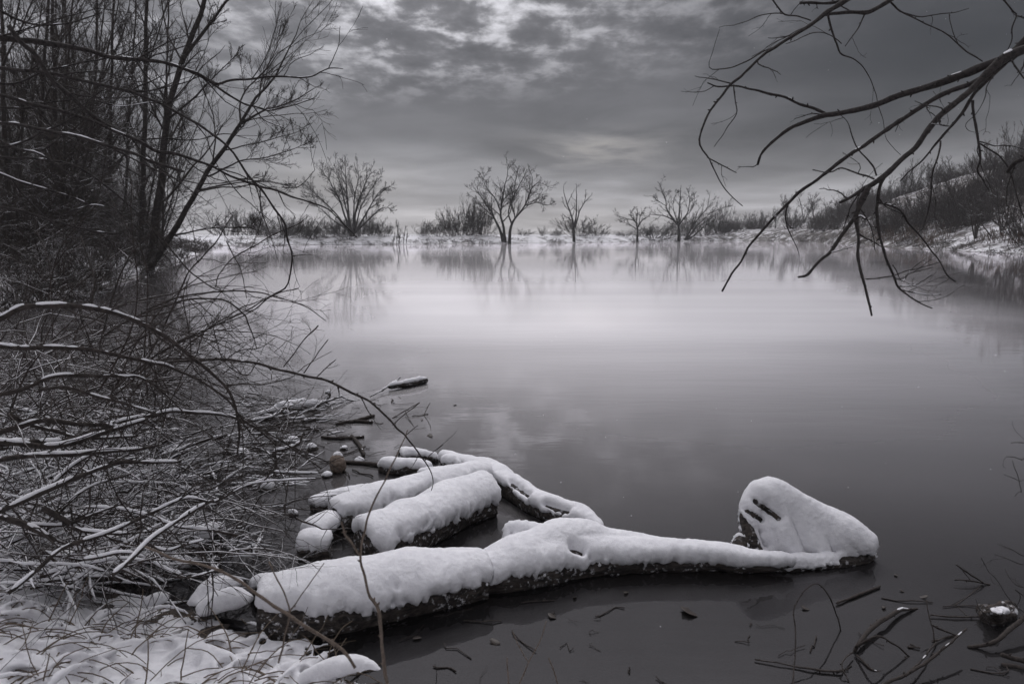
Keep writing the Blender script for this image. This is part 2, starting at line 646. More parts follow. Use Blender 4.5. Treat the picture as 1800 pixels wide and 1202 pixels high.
# ------------------------------------------------------------------ terrain and water
shore_px = [(0, 548), (60, 535), (120, 522), (180, 508), (230, 492), (280, 476), (310, 462), (335, 450), (350, 441),
            (365, 433.5), (390, 431.5), (520, 430.5), (700, 430), (880, 428), (1000, 427), (1200, 424.5), (1290, 423.5),
            (1380, 425), (1450, 427.5), (1530, 431.5), (1580, 435.5), (1640, 439), (1700, 442), (1760, 445), (1790, 447)]
near_px = [(660, 1195), (560, 1172), (450, 1135), (370, 1085), (300, 1052), (200, 1025), (90, 1000), (0, 965), (-120, 900), (-260, 830)]
poly = [(8, .9), (3, 1.4), (1.2, 1.75), (.2, 1.9)] + [tuple(G(*p)[:2]) for p in near_px] + [(-12, 5.6), (-15, 10)] \
    + [tuple(G(*p)[:2]) for p in shore_px] + [(46, 40), (40, 20), (25, 7)]
poly = np.array(poly)


def shore_sd(x, y):
    """signed distance to the shoreline, positive on land"""
    x, y = np.asarray(x, float), np.asarray(y, float)
    d = np.full(x.shape, 1e9)
    ins = np.zeros(x.shape, bool)
    n = len(poly)
    for i in range(n):
        a, b = poly[i], poly[(i + 1) % n]
        e = b - a
        wx, wy = x - a[0], y - a[1]
        t = np.clip((wx * e[0] + wy * e[1]) / (e @ e), 0, 1)
        d = np.minimum(d, np.hypot(wx - t * e[0], wy - t * e[1]))
        c = ((a[1] <= y) & (b[1] > y)) | ((b[1] <= y) & (a[1] > y))
        with np.errstate(divide='ignore', invalid='ignore'):
            xi = a[0] + (y - a[1]) / (b[1] - a[1] + 1e-12) * e[0]
        ins ^= c & (x < xi)
    return np.where(ins, -d, d)


def ground_z(x, y):
    x, y = np.asarray(x, float), np.asarray(y, float)
    sd = shore_sd(x, y)
    z3 = np.stack([x, y, x * 0], -1)
    wig = fbm(z3, .35, 4, 3)
    far = sstep(6, 14, y)
    sdn = sd + far * wig * 1.2 * sstep(12, 60, y) + (1 - far) * .10 * fbm(z3, 2.5, 3, 8)
    near_h = .26 * sstep(0, 1.0, sdn) + .10 * sstep(1, 3, sdn)
    bank_h = .55 * sstep(-.2, 1.6, sdn) + .75 * sstep(1, 6, sdn)
    h = near_h * (1 - far) + bank_h * far
    left = sstep(-4, -14, x) * sstep(75, 30, y) * far
    h = h + left * 2.2 * sstep(2, 22, sdn)
    hill = sstep(38, 62, x) * sstep(215, 120, y)
    h = h + (1 + 7.5 * hill * 1.25) * 0 + hill * (1.5 * sstep(0, 3, sdn) + 10.4 * sstep(2, 30, sdn))
    h = h + far * sstep(.3, 3, sdn) * (.35 * fbm(z3, .16, 4, 5) + .10 * fbm(z3, 1.1, 3, 6))
    h = h + (1 - far) * sstep(0, .5, sdn) * (.05 * fbm(z3, 4.5, 4, 9) + .03 * fbm(z3, 14, 2, 10))
    bed = -.04 - .35 * sstep(0, 2.2, -sd) - .9 * sstep(1.2, 8, -sd)
    return np.where(sdn > 0, h, np.minimum(bed, 0) + 0 * h)


def spaced(lo, hi, c, s, n):
    a, b = math.asinh((lo - c) / s), math.asinh((hi - c) / s)
    return c + s * np.sinh(np.linspace(a, b, n))


gx = spaced(-420, 420, -1.2, 1.2, 330)
gy = spaced(-30, 520, 2.6, 1.6, 310)
X, Y = np.meshgrid(gx, gy)
Zg = ground_z(X, Y)
V = np.stack([X, Y, Zg], -1).reshape(-1, 3)
ny, nx = X.shape
idx = np.arange(ny * nx).reshape(ny, nx)
F = np.stack([idx[:-1, :-1], idx[:-1, 1:], idx[1:, 1:], idx[1:, :-1]], -1).reshape(-1, 4)
obj('ground', mesh_np('ground', V, F, M['ground']), kind='structure')

wx0, wx1, wy0, wy1 = -40, 110, -4, 200
wv = [(wx0, wy0, 0), (wx1, wy0, 0), (wx1, wy1, 0), (wx0, wy1, 0)]
obj('water', mesh_np('water', wv, np.array([[0, 1, 2, 3]]), M['water']), kind='structure')


def gz(x, y):
    return float(ground_z(np.array([x]), np.array([y]))[0])


# haze over the whole valley
hz = [(-430, -35, -2.6), (430, -35, -2.6), (430, 530, -2.6), (-430, 530, -2.6), (-430, -35, 27), (430, -35, 27), (430, 530, 27), (-430, 530, 27)]
obj('haze', mesh_np('haze', hz, np.array([[3, 2, 1, 0], [4, 5, 6, 7], [0, 1, 5, 4], [1, 2, 6, 5], [2, 3, 7, 6], [3, 0, 4, 7]]), M['haze'], False), kind='stuff')

# ------------------------------------------------------------------ far trees (traced limbs + grown twigs)
Z4 = (480, 250, 3.0)
Z5 = (950, 280, 4.0)


def shore_dist(px):
    xs = [p[0] for p in shore_px[9:]]
    ys = [p[1] for p in shore_px[9:]]
    return float(G(px, np.interp(px, xs, ys))[1])


def far_tree(name, label, cat, conv, base, limbs, dist, twigs=(7, 5, 3), lens=(.42, .5, .55), up=.12, ang=.72, rt=.0165, trunk_r=.62, group=None, spread=1.5):
    bx, by = conv[0] + base[0] / conv[2], conv[1] + base[1] / conv[2]
    loc = P(bx, by, dist)
    loc[2] = max(gz(loc[0], loc[1]) - .1, -.3)
    root = thing(name, label, cat, loc, group)
    T = Tubes()
    PP, RR = [], []
    for l in limbs:
        p, r = trace(l, dist, dist + rng.uniform(-spread, spread), n=16, conv=conv, jig=.12, rs=trunk_r)
        if l[0][1] >= base[1] - 12:      # a stem that starts at the ground reaches down to it
            p[0, 2] = loc[2]
        T.batch(p, np.maximum(r, .03), 7)
        PP.append(p)
        RR.append(r)
    obj('trunk', T.mesh('trunk', M['bark_far'], loc), root)
    PP, RR = np.array(PP), np.array(RR)
    C = Tubes()
    a, ar = grow(PP, RR, twigs[0], .3, 1, lens[0], ang, up, 7, .13, .55, rt * 1.8)
    b, br = grow(a, ar, twigs[1], .15, 1, lens[1], ang, up, 5, .15, .6, rt * 1.2)
    c, cr = grow(b, br, twigs[2], .1, 1, lens[2], ang * 1.1, up, 4, .15, .7, rt)
    C.batch(a, ar, 4, False).batch(b, br, 3, False).batch(c, cr, 3, False)
    obj('crown', C.mesh('crown', M['twig_far'], loc), root)
    return root


far_tree('bare_tree', 'tall many-stemmed bare willow at the water in the middle of the far shore', 'tree', Z4, (1225, 530),
         [[(1215, 530, 5.5), (1195, 465, 3.6), (1165, 400, 2.6), (1150, 365, 2.2), (1105, 300, 1.4), (1060, 240, .6)],
          [(1225, 530, 5.5), (1216, 450, 3.6), (1200, 375, 2.8), (1210, 300, 2.0), (1222, 235, 1.4), (1235, 170, .9), (1243, 120, .5)],
          [(1245, 530, 5), (1256, 440, 3.6), (1285, 390, 2.7), (1330, 330, 2.0), (1360, 255, 1.4), (1400, 210, .9), (1450, 235, .4)],
          [(1256, 430, 2.6), (1240, 370, 2.0), (1262, 300, 1.6), (1300, 225, 1.1), (1340, 140, .5)],
          [(1330, 335, 1.6), (1395, 318, 1.2), (1440, 332, .8), (1475, 322, .4)],
          [(1200, 375, 2.0), (1172, 300, 1.5), (1132, 250, 1.1), (1110, 190, .7), (1138, 148, .4)],
          [(1212, 420, 1.8), (1250, 372, 1.5), (1262, 290, 1.1), (1280, 200, .7), (1290, 140, .4)],
          [(1300, 375, 1.4), (1350, 290, 1.0), (1370, 200, .6), (1355, 150, .4)],
          [(1160, 395, 1.4), (1110, 350, 1.0), (1075, 320, .6), (1045, 280, .3)]],
         shore_dist(885) + .3, (13, 7, 5), (.38, .5, .55))
far_tree('bare_tree', 'broad round-crowned bare tree with fanned stems, behind scrub left on the far shore', 'tree', Z4, (420, 500),
         [[(415, 500, 4.2), (398, 380, 2.8), (386, 220, 1.6), (381, 100, .5)],
          [(425, 500, 3.5), (440, 350, 2.5), (485, 220, 1.4), (520, 155, .5)],
          [(412, 490, 3.2), (355, 320, 2.2), (300, 210, 1.3), (240, 125, .5)],
          [(405, 480, 3), (320, 365, 2), (225, 275, 1.1), (155, 215, .4)],
          [(430, 480, 3), (500, 360, 2), (560, 265, 1.1), (605, 235, .4)],
          [(432, 480, 2.6), (540, 375, 1.6), (590, 345, .9), (615, 350, .4)],
          [(410, 470, 2.6), (330, 420, 1.6), (250, 350, .9), (175, 300, .4)],
          [(418, 480, 2.6), (430, 300, 1.6), (450, 190, .9), (440, 110, .4)],
          [(408, 470, 2.4), (370, 280, 1.5), (340, 180, .8), (320, 110, .4)],
          [(430, 470, 2.4), (470, 330, 1.5), (530, 230, .8), (560, 190, .4)]],
         shore_dist(620) + 6, (13, 7, 5), (.36, .5, .55), ang=.62)
far_tree('bare_tree', 'small forked bare tree with thick base, right of the tall willow on far shore', 'tree', Z4, (1590, 530),
         [[(1590, 532, 4.6), (1586, 470, 4.0), (1578, 405, 2.4), (1552, 330, 1.5), (1530, 260, .8), (1535, 222, .4)],
          [(1588, 450, 2.6), (1600, 345, 1.6), (1600, 250, .9), (1606, 222, .4)],
          [(1592, 450, 2.6), (1612, 380, 1.7), (1642, 320, 1.1), (1680, 278, .4)],
          [(1552, 330, 1), (1570, 290, .7), (1590, 250, .3)],
          [(1640, 322, .9), (1650, 280, .6), (1645, 250, .3)],
          [(1562, 360, 1), (1535, 330, .7), (1522, 285, .3)]],
         shore_dist(1010) + .3, (5, 3, 2), (.26, .4, .5))
far_tree('bare_tree', 'wide-armed bare tree with straight dark trunk, right of centre on the far shore', 'tree', Z5, (972, 574),
         [[(972, 576, 5), (974, 490, 3.6), (962, 452, 2.6), (920, 420, 2.0), (862, 397, 1.4), (765, 388, .5)],
          [(958, 455, 2.4), (892, 355, 1.7), (880, 285, 1.1), (852, 205, .7), (835, 170, .3)],
          [(974, 470, 2.6), (978, 360, 1.8), (984, 275, 1.1), (984, 200, .4)],
          [(976, 460, 2.2), (1030, 380, 1.5), (1050, 300, 1), (1042, 205, .4)],
          [(880, 330, 1), (820, 290, .8), (790, 262, .6), (760, 260, .3)],
          [(880, 270, .9), (905, 235, .6), (925, 222, .3)],
          [(965, 440, 1.4), (935, 350, 1.0), (940, 280, .6), (965, 220, .3)],
          [(1000, 420, 1.4), (1060, 360, 1.0), (1080, 290, .5), (1085, 240, .3)]],
         shore_dist(1192) + .3, (11, 7, 4), (.34, .45, .5))
far_tree('bare_tree', 'low bare tree with drooping side twigs, left neighbour of the wide-armed tree', 'tree', Z5, (680, 574),
         [[(680, 576, 3.4), (682, 490, 2.2), (668, 440, 1.5), (620, 420, 1.0), (540, 398, .4)],
          [(682, 480, 1.8), (720, 425, 1.2), (765, 400, .4)],
          [(678, 450, 1.6), (680, 390, 1), (682, 345, .4)],
          [(670, 440, 1.2), (635, 390, .8), (660, 340, .4)],
          [(690, 470, 1.2), (705, 400, .8), (735, 345, .4)],
          [(676, 490, 1.2), (620, 460, .8), (570, 440, .4)]],
         shore_dist(1120) + .3, (11, 7, 4), (.36, .45, .5))
far_tree('bare_tree', 'bare tree leaning to the right with bundled stems, right of the wide-armed tree', 'tree', Z5, (1015, 570),
         [[(1005, 572, 2.6), (1050, 540, 2.2), (1085, 482, 1.6), (1150, 420, 1.1), (1210, 370, .8), (1310, 330, .4)],
          [(1015, 570, 2.4), (1060, 490, 1.8), (1120, 405, 1.3), (1175, 335, .9), (1190, 225, .4)],
          [(1030, 560, 2), (1090, 490, 1.4), (1180, 430, .9), (1250, 370, .4)],
          [(1020, 560, 2), (1080, 450, 1.4), (1100, 380, .9), (1130, 330, .4)],
          [(1040, 560, 1.8), (1110, 510, 1.4), (1200, 440, .9), (1290, 390, .4)]],
         shore_dist(1205) + .6, (10, 7, 4), (.36, .45, .5))


# ---------------- shrubs: a few kinds, copied
def shrub_mesh(nst, h, spread, kids, rt, mat, n3=3):
    ph = rng.uniform(0, 2 * math.pi, nst)
    el = rng.uniform(.15, spread, nst)
    L = h * rng.uniform(.35, 1.05, nst)
    d = np.stack([np.cos(ph) * np.sin(el), np.sin(ph) * np.sin(el), np.cos(el)], 1)
    pts = np.zeros((nst, 7, 3))
    pts[:, 0] = np.stack([np.cos(ph), np.sin(ph), ph * 0], 1) * rng.uniform(0, .42 * h, nst)[:, None]
    for j in range(1, 7):
        d = norm(d + rng.normal(size=d.shape) * .11 + np.array([0, 0, .03]))
        pts[:, j] = pts[:, j - 1] + d * (L / 6)[:, None]
    rad = (rt * 2.2 * rng.uniform(.7, 1.3, nst))[:, None] * np.linspace(1, .4, 7)[None]
    T = Tubes().batch(pts, rad, 4, False)
    a, ar = grow(pts, rad, kids[0], .2, 1, .45, .6, .2, 5, .14, .6, rt * 1.2)
    b, br = grow(a, ar, kids[1], .1, 1, .55, .6, .15, 4, .15, .7, rt)
    T.batch(a, ar, 3, False).batch(b, br, 3, False)
    return T.mesh('shrub', mat)


def scatter_shrub(name, me, x, y, s, label, cat, group, sz=1.0, rz=None):
    o = bpy.data.objects.new(name, me)
    col.objects.link(o)
    o.location = (x, y, gz(x, y) - .05)
    o.rotation_euler = (0, 0, rng.uniform(0, 6.28) if rz is None else rz)
    o.scale = (s, s, s * sz)
    tag(o, label, cat, group)
    return o


sh_far = [shrub_mesh(34, 4.0, 1.1, (7, 5), .0145, M['twig_far']) for _ in range(4)]
# individually placed bushes of the far shore: px, width px, height px, depth behind the shore, kind, label
far_bush = [
    (575, 34, 28, 5, 0, 'dense grey bush at the left foot of the broad round-crowned tree'),
    (655, 40, 30, 5, 1, 'dense grey bush at the right foot of the broad round-crowned tree'),
    (612, 40, 24, 3, 2, 'dark low bush in front of the broad round-crowned tree'),
    (545, 44, 30, 8, 3, 'pale bush left of the broad round-crowned tree'),
    (505, 40, 34, 10, 0, 'grey bush at the left end of the far shore by the leaning bank tree'),
    (470, 40, 38, 12, 1, 'grey bush seen through the twigs of the leaning bank tree'),
    (435, 40, 42, 12, 2, 'bush nearest the left bank on the far shore'),
    (745, 26, 22, 6, 3, 'small bush in the gap right of the upright reeds'),
    (770, 30, 26, 6, 2, 'bush at the left end of the hedge beside the tall willow'),
    (795, 32, 42, 8, 0, 'rounded bush in the middle of the hedge left of the tall willow'),
    (822, 34, 52, 8, 1, 'tall bush in the hedge, second left of the tall willow'),
    (848, 30, 50, 8, 2, 'tall bush in the hedge, touching the tall willow'),
    (920, 20, 10, 7, 3, 'tiny bush on the snow just right of the tall willow'),
    (955, 12, 14, 7, 0, 'tiny upright bush between the tall willow and the small forked tree'),
    (978, 22, 11, 7, 1, 'tiny flat bush left of the small forked tree'),
    (1016, 46, 32, 7, 2, 'rounded bush behind the small forked tree'),
    (1052, 34, 16, 7, 3, 'low bush right of the small forked tree'),
    (1148, 44, 22, 6, 0, 'low bush between the two trees right of centre'),
    (1172, 30, 26, 7, 1, 'bush behind the trunk of the wide-armed tree'),
    (1238, 40, 34, 7, 2, 'bush behind the tree leaning to the right'),
    (1262, 34, 44, 8, 3, 'tall bush under the tip of the tree leaning to the right'),
    (1285, 26, 22, 9, 0, 'bush at the foot of the snowy slope'),
    (555, 30, 22, 3, 1, 'low dark bush at the water left of the broad round-crowned tree'),
    (595, 36, 34, 8, 2, 'tall thick bush under the left half of the broad round crown'),
    (635, 36, 34, 8, 3, 'tall thick bush under the right half of the broad round crown'),
    (675, 26, 22, 5, 0, 'low bush between the round-crowned tree and the saplings'),
    (525, 36, 26, 4, 1, 'low bush at the water left of all the far trees'),
    (490, 40, 24, 4, 2, 'second low bush from the left end of the far shore'),
    (400, 50, 40, 20, 3, 'bush showing between the stems of the leaning bank tree'),
    (808, 34, 40, 12, 3, 'bush behind the middle of the hedge'),
    (835, 30, 54, 12, 0, 'highest bush of the hedge, behind its right part'),
    (1130, 26, 16, 9, 2, 'low bush behind the drooping low tree'),
    (1100, 24, 10, 7, 0, 'tiny bush left of the drooping low tree'),
    (1205, 36, 30, 8, 1, 'bush between the wide-armed tree and the leaning one')]
for (px, w, h, back, k, lab) in far_bush:
    d = shore_dist(px) + back
    p = P(px, 415, d)
    s = pxr(h, d) / 3.3
    o = scatter_shrub('shrub', sh_far[k], p[0], p[1], pxr(w, d) / 3.6, lab, 'bush', 'bushes along the far shore')
    o.scale[2] = s
# upright reeds / saplings at the water
R = Tubes()
for px, hh in ((690, 20), (697, 34), (703, 40), (709, 30), (714, 22), (700, 26)):
    d = shore_dist(px) + .5
    b = P(px, 429, d)
    b[2] = 0
    p = np.linspace(0, 1, 6)[:, None] * np.array([rng.uniform(-.5, .5), rng.uniform(-.5, .5), pxr(hh, d)]) + b
    r = np.linspace(.06, .025, 6)
    R.batch(p, r, 5)
    a, ar = grow(p[None], r[None], 14, .2, 1, .3, .6, .3, 5, .15, .6, .018)
    R.batch(a, ar, 3, False)
    b2, br = grow(a, ar, 4, .2, 1, .5, .6, .2, 4, .15, .6, .015)
    R.batch(b2, br, 3, False)
tag(obj('sapling_clump', R.mesh('sapling_clump', M['twig_far'])), 'clump of upright dark saplings at the water between the round-crowned tree and the hedge', 'saplings')

# rough tufts and dead grass along the whole far and right shore
T = Tubes()
T2 = Tubes()
pts_l = []
for a, b in zip(poly[23:-3], poly[24:-2]):
    n = int(np.linalg.norm(b - a) * 7.5)
    t = rng.random(n)[:, None]
    nrm_ = np.array([-(b - a)[1], (b - a)[0]])
    nrm_ /= np.linalg.norm(nrm_)
    if shore_sd(np.array([(a + b)[0] / 2 + nrm_[0]]), np.array([(a + b)[1] / 2 + nrm_[1]]))[0] < 0:
        nrm_ = -nrm_
    pts_l.append(a + (b - a) * t + nrm_ * np.abs(rng.normal(0, 1.3, (n, 1))) ** 1.0 - nrm_ * .3)
pts_l = np.vstack(pts_l)
keep = fbm(np.c_[pts_l, pts_l[:, :1] * 0], .25, 3, 21) > -.18
pts_l = pts_l[keep]
zz = np.maximum(ground_z(pts_l[:, 0], pts_l[:, 1]), -.05)
b0 = np.c_[pts_l, zz]
n = len(b0)
blade = np.zeros((n * 3, 4, 3))
bb = np.repeat(b0, 3, 0) + rng.normal(0, .12, (n * 3, 3)) * [1, 1, 0]
dd = norm(rng.normal(0, .55, (n * 3, 3)) * [1, 1, 0] + [0, 0, .8])
LL = rng.uniform(.25, .8, n * 3)[:, None]
blade[:, 0] = bb
for j in range(1, 4):
    dd = norm(dd + np.array([0, 0, -.22]) + rng.normal(0, .1, dd.shape))
    blade[:, j] = blade[:, j - 1] + dd * LL / 3
T.batch(blade, np.full((n * 3, 4), .025) * np.array([1, 1, .8, .4]), 3, False)
obj('shore_grass', T.mesh('shore_grass', M['twig_hill']), kind='stuff')

# ------------------------------------------------------------------ right hillside
hill_mesh = [shrub_mesh((26, 40, 20, 34, 30)[i], (2.6, 1.8, 3.6, 2.2, 3.0)[i], (.8, 1.1, .7, 1.0, .9)[i], (6, 4), .013, M['twig_hill']) for i in range(5)]


def hill_points(n, sd0, sd1):
    out = []
    while len(out) < n:
        x = rng.uniform(38, 130, 4000)
        y = rng.uniform(40, 200, 4000)
        sd = shore_sd(x, y)
        u = x / y
        ok = (sd > sd0) & (sd < sd1) & (u > .30) & (u < .92)
        k = (fbm(np.c_[x, y, x * 0], .07, 3, 31) > np.where(y < 90, -.42, -.15)) & (rng.random(4000) < np.clip(70 / y, .2, 1))
        for a, b in zip(x[ok & k], y[ok & k]):
            out.append((a, b))
    return out[:n]


ridge_px = [(1338, 366), (1362, 352), (1385, 342), (1412, 345), (1430, 336), (1452, 342), (1480, 338), (1505, 330), (1530, 322), (1555, 312), (1580, 308),
            (1600, 292), (1622, 288), (1640, 280), (1660, 272), (1682, 274), (1700, 268), (1718, 262), (1738, 256), (1755, 262), (1772, 248), (1790, 244)]
ridge_tree = []
for i in range(6):
    T = Tubes()
    st = (2, 5, 3, 7, 4, 1)[i]
    ph = rng.uniform(0, 6.28, st)
    d = np.stack([np.cos(ph) * (.12 + .06 * i), np.sin(ph) * (.12 + .06 * i), np.ones(st)], 1)
    pts = np.zeros((st, 8, 3))
    for j in range(1, 8):
        d = norm(d + rng.normal(size=d.shape) * .1)
        pts[:, j] = pts[:, j - 1] + d * (4.6 / 7) * rng.uniform(.85, 1.1, (st, 1))
    rad = np.linspace(.075, .025, 8)[None] * rng.uniform(.7, 1.1, (st, 1))
    T.batch(pts, rad, 5, False)
    tr = T.mesh('trunk', M['bark_far'])
    C = Tubes()
    a, ar = grow(pts, rad, 10, .25, 1, .42, .55, .2, 6, .13, .5, .02)
    b, br = grow(a, ar, 5, .1, 1, .55, .55, .15, 4, .14, .7, .013)
    c, cr = grow(b, br, 3, .1, 1, .55, .55, .1, 3, .14, .7, .011)
    C.batch(a, ar, 3, False).batch(b, br, 3, False).batch(c, cr, 3, False)
    ridge_tree.append((tr, C.mesh('crown', M['twig_hill'])))
for i, (px, py) in enumerate(ridge_px):
    # walk outwards from the shore until the hill's skyline is met
    best, bd = None, None
    for d in np.arange(50, 175, 3.0):
        p = P(px, 412, d)
        if shore_sd(p[:1], p[1:2])[0] < 6:
            continue
        z = gz(p[0], p[1])
        e = (z - CAM_H) / d
        if best is None or e > best:
            best, bd = e, d
    bd = bd or 120
    p = P(px, 412, bd)
    z = gz(p[0], p[1])
    need = max(2.2, (P(px, py, bd)[2] - z))
    root = thing('bare_tree', 'slender bare tree on the skyline of the right hillside', 'tree', (p[0], p[1], z - .1), 'bare trees on the skyline of the right hillside')
    s = min(need, 6.0) / 4.8 * rng.uniform(.6, 1.25)
    root.scale = (s * rng.uniform(.9, 1.5), s * rng.uniform(.9, 1.5), s)
    root.rotation_euler = (0, 0, rng.uniform(0, 6.28))
    tr, cr = ridge_tree[(i * 7 + i // 3) % 6]
    obj('trunk', tr, root)
    obj('crown', cr, root)
# scrub bushes all over the slope
for i, (hx, hy) in enumerate(hill_points(285, 2.0, 42)):
    o = scatter_shrub('scrub_bush', hill_mesh[i % 5], hx, hy, rng.uniform(.8, 1.6), 'bare grey bush in the scrub covering the right hillside', 'bush', 'scrub bushes on the right hillside', rng.uniform(.7, 1.25))

# rusty reeds at the foot of the right hill
T = Tubes()
rp = np.array(hill_points(130, .3, 4))
rp = rp[(rp[:, 0] / rp[:, 1] > .48)]
b0 = np.repeat(np.c_[rp, ground_z(rp[:, 0], rp[:, 1])], 14, 0)
st = np.zeros((len(b0), 4, 3))
st[:, 0] = b0 + rng.normal(0, .35, b0.shape) * [1, 1, 0]
d = norm(rng.normal(0, .28, b0.shape) + [0, 0, 1])
for j in range(1, 4):
    d = norm(d + rng.normal(0, .12, d.shape))
    st[:, j] = st[:, j - 1] + d * rng.uniform(.2, .5, (len(b0), 1))
T.batch(st, np.full((len(st), 4), .018), 3, False)
obj('rusty_reeds', T.mesh('rusty_reeds', M['twig_rust']), kind='stuff')
# the two little snow-dusted trees low on the right slope
for (px, py, d, h, lab) in ((1762, 408, 84, 105, 'small snow-dusted bare tree low on the right slope near the border'),
                            (1715, 420, 84, 55, 'low snow-dusted bush leaning left of the small tree on the right slope')):
    for dm in np.arange(58, 110, .5):
        p = P(px, py, dm)
        if shore_sd(p[:1], p[1:2])[0] > .5 and gz(p[0], p[1]) >= p[2]:
            break
    d, z = dm, gz(p[0], p[1])
    root = thing('bare_tree', lab, 'tree', (p[0], p[1], z - .1))
    hh = pxr(h, d)
    pts = np.zeros((4, 8, 3))
    dd = norm(np.array([[-.3, 0, 1], [-.05, .1, 1], [.25, .1, 1], [-.55, -.1, .8]]))
    for j in range(1, 8):
        dd = norm(dd + rng.normal(size=dd.shape) * .12)
        pts[:, j] = pts[:, j - 1] + dd * hh / 7.5
    rad = np.linspace(.09, .03, 8)[None] * np.ones((4, 1))
    obj('trunk', Tubes().batch(pts, rad, 6).mesh('trunk', M['bark_bank']), root)
    a, ar = grow(pts, rad, 8, .3, 1, .5, .8, .1, 6, .15, .55, .022)
    b, br = grow(a, ar, 5, .15, 1, .5, .8, .1, 4, .15, .7, .014)
    obj('crown', Tubes().batch(a, ar, 4, False).batch(b, br, 3, False).mesh('crown', M['twig_bank']), root)

# ------------------------------------------------------------------ left bank trees
Z1 = (0, 0, 2.6717)


def bank_tree(label, limbs, dist, kids=(9, 7, 5), lens=(.34, .45, .5), up=.15, ang=.65, rt=.0062, t0=.15, group=None, name='bare_tree', spread=2.0, rsc=.62):
    b = limbs[0][0]
    loc = P(b[0], b[1], dist)
    loc[2] = max(gz(loc[0], loc[1]) - .1, -.2)
    root = thing(name, label, 'tree', loc, group)
    T = Tubes()
    PP, RR = [], []
    for i, l in enumerate(limbs):
        p, r = trace(l, dist, dist + (0 if i == 0 else rng.uniform(-spread, spread)), n=22, jig=.07, rs=rsc)
        if l[0][1] > 420:
            p[0, 2] = loc[2]
        T.batch(p, r, 9)
        PP.append(p)
        RR.append(r)
    obj('trunk', T.mesh('trunk', M['bark_bank'], loc), root)
    PP, RR = np.array(PP), np.array(RR)
    C = Tubes()
    a, ar = grow(PP, RR, kids[0], t0, 1, lens[0], ang, up, 9, .12, .38, rt * 2)
    b_, br = grow(a, ar, kids[1], .12, 1, lens[1], ang, up, 6, .14, .6, rt * 1.3)
    c, cr = grow(b_, br, kids[2], .1, 1, lens[2], ang * 1.1, up, 4, .15, .7, rt)
    C.batch(a, ar, 5, False).batch(b_, br, 3, False).batch(c, cr, 3, False)
    obj('crown', C.mesh('crown', M['twig_bank'], loc), root)
    return root


bank_tree('bare tree on the left bank leaning out over the water with a long slanting trunk',
          [[(250, 492, 11), (285, 440, 9), (330, 365, 7), (372, 290, 6), (410, 240, 5), (445, 180, 3.5), (485, 130, 2.5), (515, 70, 1.4), (530, 35, .8)],
           [(425, 215, 3.2), (470, 195, 2.4), (520, 175, 1.6), (560, 150, .7)],
           [(350, 335, 3.0), (400, 325, 2.2), (460, 318, 1.5), (530, 330, .7)],
           [(425, 225, 2.6), (425, 170, 2), (470, 120, 1.4), (500, 40, .7)],
           [(365, 310, 2.6), (420, 285, 1.9), (480, 275, 1.3), (545, 250, .6)],
           [(300, 415, 2.8), (350, 405, 2), (420, 400, 1.4), (510, 420, .6)],
           [(390, 265, 2.2), (440, 255, 1.6), (500, 240, 1), (540, 225, .5)]],
          27, (11, 8, 5), (.36, .45, .5), t0=.25)
bank_tree('tall left-bank tree with trunk leaning right out of the top of the picture',
          [[(262, 480, 13), (280, 330, 10), (292, 220, 8.5), (308, 150, 7.5), (325, 90, 7), (350, 30, 6), (370, -40, 5), (400, -120, 3)],
           [(325, 100, 5), (365, 50, 4), (400, 0, 3), (440, -60, 2)],
           [(292, 210, 3.5), (345, 170, 2.4), (380, 130, 1.5), (420, 90, .7)],
           [(318, 110, 2.5), (290, 40, 2), (275, -40, 1.3), (270, -90, .6)]],
          28, (12, 8, 5), (.28, .45, .5), t0=.2)
bank_tree('straight bare tree on the left bank with a slim vertical trunk',
          [[(245, 470, 9), (250, 350, 7), (254, 220, 6), (256, 110, 5), (258, 0, 4), (262, -100, 2.5)],
           [(255, 130, 2.4), (280, 60, 1.6), (300, -20, .8)],
           [(252, 200, 2.4), (225, 120, 1.6), (205, 40, .8)]],
          30, (12, 8, 5), (.26, .45, .5), t0=.15)
tk = [(108, 8, 25, 'thick-trunked bare tree rising from the snow at the left edge of the bank'),
      (150, 6, 31, 'bare tree in the left thicket, second trunk from the thick-trunked one'),
      (60, 7, 24, 'bare tree near the left border of the picture with leaning trunk'),
      (190, 6, 33, 'bare tree in the left thicket just left of the straight slim tree'),
      (15, 8, 22, 'bare tree cut by the left border of the picture'),
      (215, 4, 36, 'thin bare tree behind the straight slim tree'),
      (285, 4, 34, 'thin bare tree behind the trunk that leans right'),
      (130, 4, 38, 'thin pale bare tree deep in the left thicket'),
      (85, 4, 36, 'thin bare tree deep in the thicket behind the thick-trunked one')]
for px, r, d, lab in tk:
    ln = rng.uniform(-25, 40)
    limbs = [[(px, 455, r), (px + ln * .2, 330, r * .85), (px + ln * .5, 200, r * .7), (px + ln * .8, 80, r * .55), (px + ln, -30, r * .45), (px + ln * 1.2, -110, r * .25)]]
    for k in range(4):
        y0 = rng.uniform(60, 330)
        sgn = rng.choice([-1, 1])
        x0 = px + ln * (455 - y0) / 490
        dx = sgn * rng.uniform(30, 80)
        limbs.append([(x0, y0, r * .4), (x0 + dx * .5, y0 - 50, r * .3), (x0 + dx, y0 - 120, r * .2), (x0 + dx * 1.2, y0 - 190, r * .1)])
    bank_tree(lab, limbs, d, (8, 7, 3), (.38, .45, .5), t0=.12)

